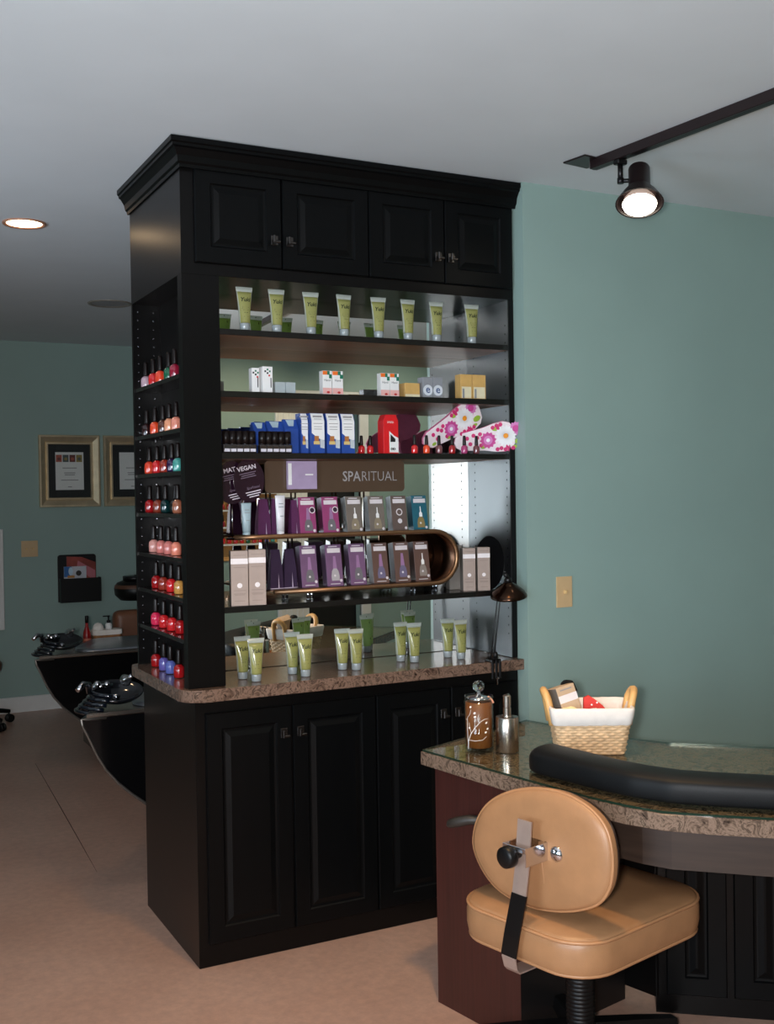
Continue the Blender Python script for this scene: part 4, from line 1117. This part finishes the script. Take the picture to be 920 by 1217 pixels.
# bracket: flat bar up the back with clamp and knob
bm = bmesh.new(); xb = bx0-.052
path = [(-.02, .350), (xb-.018, .352), (xb-.027, .362), (xb-.029, .385), (xb-.026, .44), (xb-.014, .54), (xb+.0, .62), (xb+.010, .722)]
ys = [y_of(.012), y_of(.012), y_of(.012), y_of(.010), y_of(.018), y_of(.033), y_of(.033), y_of(.033)]
def flatbar(bm, path, ys, hw, th, mi=0):
    R_ = []
    for (x, z), yc in zip(path, ys):
        R_.append([bm.verts.new((x-th if z > .37 else x, yc-hw, z-(th if z <= .37 else 0))), bm.verts.new((x-th if z > .37 else x, yc+hw, z-(th if z <= .37 else 0))), bm.verts.new((x, yc+hw, z)), bm.verts.new((x, yc-hw, z))])
    for A, B in zip(R_, R_[1:]):
        for k in range(4): bm.faces.new((A[k], A[(k+1) % 4], B[(k+1) % 4], B[k])).material_index = mi
    bm.faces.new(R_[0][::-1]); bm.faces.new(R_[-1])
flatbar(bm, path, ys, .0225, .004)
br = obj('back_bracket', bm, M('bracket_steel', rgb(168, 148, 138), .42, .45), ch)
bm = bmesh.new(); flatbar(bm, [(xb-.030, .39), (xb-.027, .44), (xb-.0145, .545)], [y_of(.010), y_of(.018), y_of(.034)], .0245, .004); obj('rubber_sleeve', bm, BLKPLA, br)
bm = bmesh.new()
yk = y_of(.033)
for s in (-1, 1): box(bm, xb-.032, bx0+.002, yk+s*.036-.0015, yk+s*.036+.0015, .622, .668, bev=.001)
box(bm, xb-.034, xb-.030, yk-.0375, yk+.0375, .655, .668, bev=.001); box(bm, bx0-.004, bx0-.001, yk-.036, yk+.036, .622, .668)
obj('clamp_bracket', bm, CHROME, br)
bm = bmesh.new(); cyl(bm, .011, -.03, .0, 14, mat=T(xb-.0, yk+.012, .64) @ RY(-PI/2) @ T(0, 0, .03)); lathe(bm, [(.012, .028), (.026, .032), (.027, .04), (.026, .054), (.02, .058), (.001, .058)], 24, mat=T(xb, yk+.012, .64) @ RY(-PI/2)); obj('tension_knob', bm, BLKPLA, br)
bm = bmesh.new(); lathe(bm, [(.02, 0), (.019, .005), (.012, .010), (.002, .012)], 20, mat=T(bx0-.001, y_of(.098), .645) @ RY(-PI/2)); obj('bolt', bm, CHROME, br)
# post, bellows and star base
bm = bmesh.new(); pr = []
for k in range(26):
    z = .10+.0105*k; pr += [(.035, z), (.0385, z+.0035), (.035, z+.007)]
lathe(bm, pr, 24); obj('bellows_post', bm, BLKPLA, ch)
bm = bmesh.new(); box(bm, -.12, .12, -.08, .08, .352, .371, bev=.004); obj('seat_plate', bm, BLKMET, ch)
bm = bmesh.new(); tube(bm, [(-.02, .06, .362), (-.02, .2, .358), (-.02, .275, .37)], .006, 8); lathe(bm, [(.004, 0), (.016, .01), (.012, .06), (.004, .065)], 12, mat=T(-.02, .255, .366) @ RX(-PI/2)); obj('height_lever', bm, M('grey_brown_lever', rgb(70, 62, 54), .4), ch)
for k in range(5):
    a_ = 2*PI*k/5 - .30
    bm = bmesh.new()
    X = RZ(a_)
    v = []
    for x, hw, z0, z1 in ((.02, .03, .085, .135), (.18, .024, .075, .11), (.30, .02, .062, .088)):
        v.append([bm.verts.new(X @ Vector(c)) for c in ((x, -hw, z0), (x, hw, z0), (x, hw*.7, z1), (x, -hw*.7, z1))])
    for A, B in zip(v, v[1:]):
        for q in range(4): bm.faces.new((A[q], A[(q+1) % 4], B[(q+1) % 4], B[q]))
    bm.faces.new(v[0]); bm.faces.new(v[-1][::-1])
    lg = obj('leg', bm, BLKPLA, ch)
    bm = bmesh.new(); Y_ = X @ T(.292, 0, 0)
    for s in (-.014, .014): lathe(bm, [(.02, -.008), (.027, -.006), (.027, .006), (.02, .008)], 18, mat=Y_ @ T(0, s, .0275) @ RX(PI/2))
    box(bm, -.008, .012, -.01, .01, .028, .066, bev=.002, mat=Y_); obj('caster', bm, BLKPLA, lg)

# ------------------------------------------------------------------ far room: frames, rack, stool, basins
FRM = M('bronze_gold_frame', rgb(214, 194, 160), .3, .6, var=.12, scale=14)
def picture(label, x0, x1, z0, z1, strip):
    w, h = x1-x0, z1-z0
    t = thing('framed_certificate', label, 'picture frame', ((x0+x1)/2, 4.7995, z0), 0, 'framed certificates')
    bm = bmesh.new()
    L = []
    for i, o_ in ((0, 0), (0, .024), (.004, .03), (.014, .03), (.05, .012), (.056, .02), (.066, .020), (.07, .008)):
        L.append([bm.verts.new(c) for c in ((-w/2+i, -o_, i), (w/2-i, -o_, i), (w/2-i, -o_, h-i), (-w/2+i, -o_, h-i))])
    for a, b in zip(L, L[1:]):
        for k in range(4): bm.faces.new((a[k], a[(k+1) % 4], b[(k+1) % 4], b[k]))
    obj('frame', bm, FRM, t)
    bm = bmesh.new(); quad(bm, -w/2+.068, w/2-.068, .068, h-.068, -.007); obj('mat_board', bm, M('black_mat', rgb(16, 18, 20), .6), t)
    bm = bmesh.new(); px0, px1, pz0, pz1 = -w/2+.118, w/2-.118, .125, h-.125
    quad(bm, px0, px1, pz0, pz1, -.0085, 0); pw = px1-px0; ph = pz1-pz0
    if strip:
        for k in range(4): quad(bm, px0+pw*(.02+.24*k), px0+pw*(.23+.24*k), pz0+ph*.74, pz0+ph*.93, -.009, 1+k)
        for k in range(4): disc(bm, px0+pw*(.13+.24*k), pz0+ph*.82, pw*.06, -.0093, 1+(k+2) % 4, n=10)
    for z, ww in ((.58, .5), (.45, .4), (.4, .36), (.26, .62), (.08, .14)): quad(bm, -pw*ww/2, pw*ww/2, pz0+ph*z-.003, pz0+ph*z+.003, -.009, 5)
    obj('certificate', bm, [PAPER, M('pic_red', rgb(176, 84, 64), .5), M('pic_slate', rgb(84, 92, 92), .5), M('pic_maroon', rgb(110, 50, 48), .5), M('pic_olive', rgb(150, 130, 70), .5), GREYC], t)
    bm = bmesh.new(); quad(bm, -w/2+.068, w/2-.068, .068, h-.068, -.0115); obj('glazing', bm, CLEAR, t)
picture('bronze-gold framed certificate with picture strip, left one on far wall', .349, .787, 1.47, 1.996, True)
picture('bronze-gold framed certificate half hidden by the tall black cabinet', .815, 1.25, 1.47, 1.996, False)
# magazine rack
mr = thing('magazine_rack', 'black wall-mounted magazine rack on the far teal wall', 'magazine rack', (0, 4.7995, 0))
bm = bmesh.new(); prism(bm, rounded([(.469, .774, 0), (.745, .774, 0), (.745, 1.12, .02), (.469, 1.12, .02)], .02), -.012, 0, 'y'); obj('back_plate', bm, BLKPLA, mr)
bm = bmesh.new(); box(bm, .475, .765, -.085, -.079, .774, .95, bev=.002); box(bm, .475, .481, -.079, -.012, .774, .95); box(bm, .759, .765, -.079, -.012, .774, .95); box(bm, .481, .759, -.079, -.012, .774, .78); obj('pocket', bm, BLKPLA, mr)
m1 = thing('magazine', 'magazine with red and brown cover, rear one in the wall rack', 'magazine', (0, 4.7995, 0), 0, 'magazines in the wall rack')
bm = bmesh.new(); prism(bm, [(.53, .785), (.738, .785), (.738, 1.06), (.64, 1.10), (.53, 1.108)], -.03, -.022, 'y'); obj('pages', bm, M('mag_red', rgb(150, 66, 56), .35, var=.4, scale=9), m1)
bm = bmesh.new(); v = [bm.verts.new(c) for c in ((.60, -.0306, 1.02), (.735, -.0306, .92), (.735, -.0306, 1.0), (.61, -.0306, 1.075))]; bm.faces.new(v); obj('cover_picture', bm, M('mag_pink', rgb(190, 110, 120), .4), m1)
m2 = thing('magazine', 'white and blue magazine, front one in the wall rack', 'magazine', (0, 4.7995, 0), 0, 'magazines in the wall rack')
bm = bmesh.new(); box(bm, .505, .665, -.052, -.042, .782, 1.035); obj('pages', bm, M('mag_white', rgb(196, 198, 206), .4), m2)
bm = bmesh.new(); quad(bm, .505, .56, .96, 1.085-.05, -.0526, 0); disc(bm, .553, 1.0, .016, -.0528, 3, rz=.03); disc(bm, .61, .985, .02, -.0528, 1); quad(bm, .53, .58, .952, .97, -.0529, 2); obj('cover_picture', bm, [M('mag_blue', rgb(44, 104, 168), .4), M('mag_dark', rgb(40, 28, 24), .5), M('mag_amber', rgb(190, 130, 60), .5), M('mag_pale', rgb(190, 214, 230), .4)], m2)

# stool at the left frame edge
stl = thing('rolling_stool', 'brown-seated rolling stool cut off at the left edge', 'stool', (-.19, 4.38, 0))
bm = bmesh.new(); lathe(bm, [(.17, .372), (.195, .378), (.2, .40), (.2, .43), (.185, .448), (.02, .452)], 32); obj('seat', bm, M('brown_vinyl', rgb(112, 70, 48), .4), stl)
bm = bmesh.new(); cyl(bm, .025, .08, .372, 16); obj('post', bm, BLKPLA, stl)
for k in range(5):
    a_ = 2*PI*k/5+.32; X = RZ(a_); bm = bmesh.new()
    tube(bm, [X @ Vector((.02, 0, .11)), X @ Vector((.15, 0, .10)), X @ Vector((.27, 0, .075))], [.02, .018, .014], 8); lg = obj('leg', bm, BLKPLA, stl)
    bm = bmesh.new()
    for s in (-.013, .013): lathe(bm, [(.02, -.008), (.028, -.006), (.028, .006), (.02, .008)], 16, mat=X @ T(.27, s, .0285) @ RX(PI/2))
    cyl(bm, .006, .03, .08, 8, mat=X @ T(.265, 0, 0)); obj('caster', bm, BLKPLA, lg)

# backwash units: hull outline in XZ, extruded along Y
HULLM = M('black_gloss_shell', rgb(10, 10, 11), .18, coat=.4)
TRIM = M('grey_trim', rgb(120, 114, 108), .3, .7)
BOWL = M('black_bowl', rgb(20, 22, 26), .15, coat=.6)
def basin(label, x, y, z):
    # local origin at the tip corner of the near side; measured tip at (x,y,z)
    t = thing('backwash_basin', label, 'shampoo basin', (x, y, z), 0, 'backwash basins')
    curve = [(.0, .0), (.006, -.03), (.022, -.062), (.040, -.105), (.062, -.155), (.094, -.212), (.142, -.272), (.195, -.322), (.255, -.372), (.34, -.43), (.5, -.52), (.8, -.60)]
    prof = curve + [(1.15, -.62), (1.15, .0)]
    nose = lambda y: .34*(max(0., y)/.5)**1.25
    bm = bmesh.new(); secs = []
    for y in (0, .006, .05, .1, .16, .23, .31, .4, .5):
        secs.append([bm.verts.new((px_ + nose(y)*(1-px_/1.15) + (.004 if y == 0 else 0), y, pz_)) for px_, pz_ in prof])
    for A, B in zip(secs, secs[1:]):
        for k in range(len(prof)): bm.faces.new((A[k], A[(k+1) % len(prof)], B[(k+1) % len(prof)], B[k]))
    bm.faces.new(secs[0]); bm.faces.new(secs[-1][::-1]); autosmooth(obj('shell', bm, HULLM, t), 35)
    bm = bmesh.new(); tube(bm, [(a, -.003, b) for a, b in [(.10, -.002), (.02, -.001)] + curve], .006, 8); obj('side_trim', bm, TRIM, t)
    bm = bmesh.new(); prism(bm, [(.02+nose(y)*(1-.02/1.15), y) for y in (-.006, .05, .1, .16, .23, .31, .4, .506)][::-1] + [(1.15, -.006), (1.15, .506)], .0, .020, 'z', bev=.005, seg=2); obj('rim', bm, STEEL, t)
    # basin dish: trapezoid tray with open top
    bm = bmesh.new(); lo = [(.26, .06), (1.1, .06), (1.1, .44), (.48, .44)]; hi = [(.17, .0), (1.12, .0), (1.12, .5), (.42, .5)]
    hb = rounded([(a, b, .1) for a, b in hi], .1, 5); lb_ = rounded([(a, b, .1) for a, b in lo], .1, 5)
    A = [bm.verts.new((a, b, .022)) for a, b in hb]; B = [bm.verts.new((a*.98+.01, b*.98+.005, .034)) for a, b in hb]; C_ = [bm.verts.new((a, b, .024)) for a, b in lb_]
    for P_, Q in ((A, B), (B, C_)):
        for k in range(len(P_)): f = bm.faces.new((P_[k], P_[(k+1) % len(P_)], Q[(k+1) % len(P_)], Q[k])); f.smooth = True
    bm.faces.new(C_); obj('bowl', bm, M('steel_grey_bowl', rgb(165, 170, 178), .3, .85), t)
    # neck rest: ribbed gel collar round the tip side of the dish
    bm = bmesh.new()
    for k in range(5):
        rr = .118-.006*k; zz = .006+.016*k
        tube(bm, [(.135+.01*k+rr*1.12*math.cos(math.radians(q)), .10+rr*.9*math.sin(math.radians(q)), zz+.012*abs(math.cos(math.radians(q)))) for q in range(140, 246, 15)], .0088, 8)
    obj('neck_rest', bm, M('blue_black_gel', rgb(14, 20, 30), .14, coat=.8), t)
    # inclined oval dish
    bm = bmesh.new(); lathe(bm, [(.001, -.012), (.05, -.008), (.088, .006), (.104, .022), (.108, .030), (.102, .032), (.085, .014), (.05, .0), (.001, -.004)], 36, mat=T(.165, .11, .058) @ RX(math.radians(20)) @ Matrix.Diagonal((1.05, .85, 1, 1))); obj('dish', bm, BOWL, t, smooth=True)
    bm = bmesh.new(); lathe(bm, [(.012, 0), (.016, .012), (.011, .02), (.001, .022)], 14, mat=T(.165, .105, .05) @ RX(math.radians(20))); obj('drain', bm, CHROME, t)
    # faucet, levers and spray
    bm = bmesh.new()
    tube(bm, [(.055, .10, .085), (.05, .09, .122), (.026, .07, .128), (-.002, .05, .108)], [.011, .014, .013, .010], 10)
    obj('spout', bm, CHROME, t)
    bm = bmesh.new()
    bmesh.ops.create_uvsphere(bm, u_segments=14, v_segments=9, radius=.016, matrix=T(.10, .15, .108)); bmesh.ops.create_uvsphere(bm, u_segments=14, v_segments=9, radius=.014, matrix=T(.14, .15, .105))
    tube(bm, [(.08, .15, .10), (.16, .15, .098)], .012, 10); obj('taps', bm, CHROME, t, smooth=True)
    bm = bmesh.new()
    lathe(bm, [(.004, 0), (.022, .004), (.026, .014), (.018, .03), (.009, .045), (.008, .07)], 16, mat=T(.205, .13, .115) @ RX(math.radians(62)) @ RY(.3)); obj('spray_head', bm, CHROME, t)
    return t
basin('glossy black backwash basin with chrome taps, nearer one behind the cabinet', -.158, 1.0, .652)
basin('glossy black backwash basin against the far wall, farther one', -.031, 2.8, .648)
# ledge carrying the toiletries behind the far basin
bm = bmesh.new(); prism(bm, rounded([(.30, 3.32, .03), (1.1, 3.32, 0), (1.1, 3.6, 0), (.30, 3.6, .03)], .03), .62, .642, 'z', bev=.004)
lt = thing('toiletry_ledge', 'dark ledge behind the far basin holding bottles and a basket', 'shelf')
obj('top', bm, BOWL, lt)
bm = bmesh.new(); box(bm, .38, 1.08, 3.36, 3.58, .001, .62, bev=.004); obj('body', bm, HULLM, lt)
rb = thing('red_bottle', 'red bottle with black cap standing on the ledge behind far basin', 'bottle', (.377, 3.4, .6425))
bm = bmesh.new(); lathe(bm, [(.024, 0), (.026, .004), (.026, .045), (.022, .07), (.011, .10), (.009, .125)], 20); obj('bottle', bm, M('red_glass', rgb(150, 22, 20), .1, coat=1.), rb)
bm = bmesh.new(); lathe(bm, [(.011, .125), (.011, .165), (.009, .168)], 14); obj('cap', bm, BLKPLA, rb)
bm = bmesh.new(); lathe(bm, [(.0263, .008), (.0263, .03)], 20, cap0=False, cap1=False); obj('paper_label', bm, M('salmon_label', rgb(200, 120, 96), .5), rb)
sb = thing('lined_basket', 'small brown basket with white cloth liner on the far ledge', 'basket', (.50, 3.42, .6425))
bm = bmesh.new(); prism(bm, rounded([(-.085, -.05, .02), (.085, -.05, .02), (.085, .05, .02), (-.085, .05, .02)], .02), 0, .045, 'z', bev=.003); obj('woven_body', bm, M('brown_wicker', rgb(150, 100, 56), .6, var=.3, scale=50), sb)
bm = bmesh.new(); prism(bm, rounded([(-.09, -.055, .02), (.09, -.055, .02), (.09, .055, .02), (-.09, .055, .02)], .02), .045, .075, 'z', bev=.006)
bmesh.ops.create_icosphere(bm, subdivisions=2, radius=1, matrix=T(-.05, 0, .08) @ Matrix.Diagonal((.035, .04, .04, 1))); obj('liner', bm, LINEN, sb)
pb = thing('pump_bottle', 'black-topped white pump bottle standing in the far lined basket', 'dispenser', (.515, 3.42, .717))
bm = bmesh.new(); lathe(bm, [(.02, 0), (.02, .03), (.012, .04)], 16); obj('bottle', bm, PAPER, pb)
bm = bmesh.new(); lathe(bm, [(.012, .04), (.012, .055), (.005, .057), (.005, .075), (.009, .077), (.009, .085)], 12); box(bm, -.035, .005, -.004, .004, .078, .085); obj('pump', bm, BLKPLA, pb)
# brown salon-chair back and black dome beside the cabinet edge
sc_ = thing('salon_chair', 'brown padded salon chair back showing beside the cabinet edge', 'chair', (.915, 3.95, 0))
bm = bmesh.new(); box(bm, -.25, .24, -.06, .06, .44, .775, bev=.055, seg=5); obj('backrest', bm, M('brown_leather', rgb(122, 78, 54), .45), sc_, smooth=True)
bm = bmesh.new(); box(bm, -.24, .24, -.02, .45, .40, .50, bev=.04, seg=4); obj('seat', bm, M('brown_leather'), sc_, smooth=True)
bm = bmesh.new(); cyl(bm, .03, .03, .42, 14, mat=T(0, .2, 0)); lathe(bm, [(.24, 0), (.23, .02), (.05, .035)], 24, mat=T(0, .2, 0)); obj('pedestal', bm, CHROME, sc_)
hd_ = thing('hood_dryer', 'black rounded dryer hood showing left of the tall cabinet', 'hair dryer', (.965, 4.2, -.045))
bm = bmesh.new(); lathe(bm, [(.02, 0), (.10, .004), (.135, .04), (.14, .085), (.12, .125), (.08, .14), (.02, .142)], 28, mat=T(-.085, 0, .86)); obj('hood', bm, BLKPLA, hd_, smooth=False)
bm = bmesh.new(); lathe(bm, [(.1405, .088), (.136, .105), (.131, .112)], 28, mat=T(-.085, 0, .86), cap0=False, cap1=False); obj('band', bm, M('brown_band', rgb(96, 62, 44), .4), hd_)
bm = bmesh.new(); cyl(bm, .08, 1.001, 1.03, 20, mat=T(-.085, 0, 0)); tube(bm, [(-.085, 0, 1.02), (.15, 0, 1.02), (.36, 0, .9), (.36, 0, .08)], .018, 10); lathe(bm, [(.15, .046), (.14, .07), (.03, .085)], 24, mat=T(.36, 0, 0)); obj('stand', bm, BLKMET, hd_)

# ------------------------------------------------------------------ polish rack seen in the mirror
pk = thing('polish_wall_rack', 'white wall rack of nail polish seen in the hutch mirror', 'rack', (1.82, -4.6, 0))
bm = bmesh.new(); box(bm, -.05, .52, -.0, .012, 1.0, 1.90); obj('back_board', bm, M('honey_board', rgb(214, 160, 96), .5), pk)
RKZ = [1.14, 1.28, 1.42, 1.56, 1.70]
for z in RKZ:
    bm = bmesh.new(); box(bm, -.05, .52, .012, .09, z-.014, z, bev=.001); obj('rack_shelf', bm, WHITE, pk)
cs_ = ['scarlet', 'coral', 'crimson', 'peach', 'brick']
for i, z in enumerate(RKZ):
    for k in range(10):
        p = dup(pol0, (1.82-.02+.054*k, -4.6+.05, z+.0006), 0, 'nail polish bottle on the wall rack seen in the hutch mirror', 'polish on the mirrored wall rack')
        c = cs_[i] if random.random() < .7 else random.choice(list(PC)); recolor(p, 'bottle', lacquer(c, PC[c]))

# ------------------------------------------------------------------ lights
def lamp(kind, name, loc, energy, color, **kw):
    l = bpy.data.lights.new(name, kind); l.energy = energy; l.color = color
    rot = kw.pop('rot', None); tgt = kw.pop('target', None)
    for k, v in kw.items(): setattr(l, k, v)
    o = bpy.data.objects.new(name, l); COL.objects.link(o); o.location = loc
    if tgt is not None: o.rotation_euler = (Vector(tgt)-Vector(loc)).to_track_quat('-Z', 'Y').to_euler()
    if rot: o.rotation_euler = rot
    return o
CAM = Vector((-1.0593, -3.4212, 1.5293))
yaw, pitch, roll = math.radians(27.307), math.radians(-.935), math.radians(-.857)
fwd = Vector((math.sin(yaw)*math.cos(pitch), math.cos(yaw)*math.cos(pitch), math.sin(pitch)))
rt = Vector((math.cos(yaw), -math.sin(yaw), 0)); up = rt.cross(fwd)
r2 = math.cos(roll)*rt + math.sin(roll)*up; u2 = -math.sin(roll)*rt + math.cos(roll)*up
fl = CAM - r2*.095 + u2*.01
lamp('SPOT', 'camera_flash', fl, 225, (1, .97, .96), target=fl+fwd, spot_size=math.radians(140), spot_blend=.6, shadow_soft_size=.05)
# daylight from a big window behind and left of the camera
lamp('AREA', 'window_daylight', (-3.15, -2.5, 1.5), 60, (.68, .84, 1), shape='RECTANGLE', size=1.5, size_y=1.5, target=(1.5, -1.5, 2.5), spread=math.radians(115))
lamp('AREA', 'panel_fill_rear', (-1.75, -4.58, 1.36), 13, (.76, .88, 1), shape='RECTANGLE', size=1.1, size_y=.95, spread=math.radians(60), target=(1.4, .2, 1.45))  # added unseen cool light, aimed to brighten the glossy end panel
lamp('AREA', 'ceiling_fill_left', (-3.15, .2, 1.5), 22, (.74, .86, 1), shape='RECTANGLE', size=1.1, size_y=1.1, target=(-.4, .9, 3.6), spread=math.radians(100))  # added unseen uplight that lifts the left part of the ceiling
# further warm ceiling downlights of the front room
for x, y, e in ((.25, -1.35, 85), (3.0, -2.6, 14)):
    lamp('SPOT', 'ceiling_downlight', (x, y, CEILZ-.02), e, (1, .62, .27), rot=(0, 0, 0), spot_size=math.radians(110), spot_blend=.7, shadow_soft_size=.06)

lamp('SPOT', 'back_wall_fill', (2.2, -3.3, 2.6), 42, (1, .82, .56), target=(2.0, -4.6, 1.5), spot_size=math.radians(95), spot_blend=.7, shadow_soft_size=.05)  # added unseen spot, brightens the back wall reflected in the mirror
lamp('SPOT', 'back_wall_fill_right', (3.4, -3.3, 2.6), 42, (1, .88, .68), target=(3.4, -4.6, 1.6), spot_size=math.radians(100), spot_blend=.7, shadow_soft_size=.05)  # second added spot for the right part of that wall
w = bpy.data.worlds.new('world'); SC.world = w; w.use_nodes = True
w.node_tree.nodes['Background'].inputs['Color'].default_value = (.7, .8, 1, 1); w.node_tree.nodes['Background'].inputs['Strength'].default_value = .02

# ------------------------------------------------------------------ camera
cd = bpy.data.cameras.new('camera'); cam = bpy.data.objects.new('camera', cd); COL.objects.link(cam); SC.camera = cam
mw = Matrix(((r2.x, u2.x, -fwd.x, CAM.x), (r2.y, u2.y, -fwd.y, CAM.y), (r2.z, u2.z, -fwd.z, CAM.z), (0, 0, 0, 1)))
cam.matrix_world = mw
cd.sensor_fit = 'VERTICAL'; cd.sensor_height = 24; cd.lens = 24*1303.6/1217; cd.clip_start = .05

vs = SC.view_settings; vs.view_transform = 'Standard'; vs.look = 'None'; vs.exposure = 0; vs.gamma = 1; vs.use_curve_mapping = False
SC.display_settings.display_device = 'sRGB'
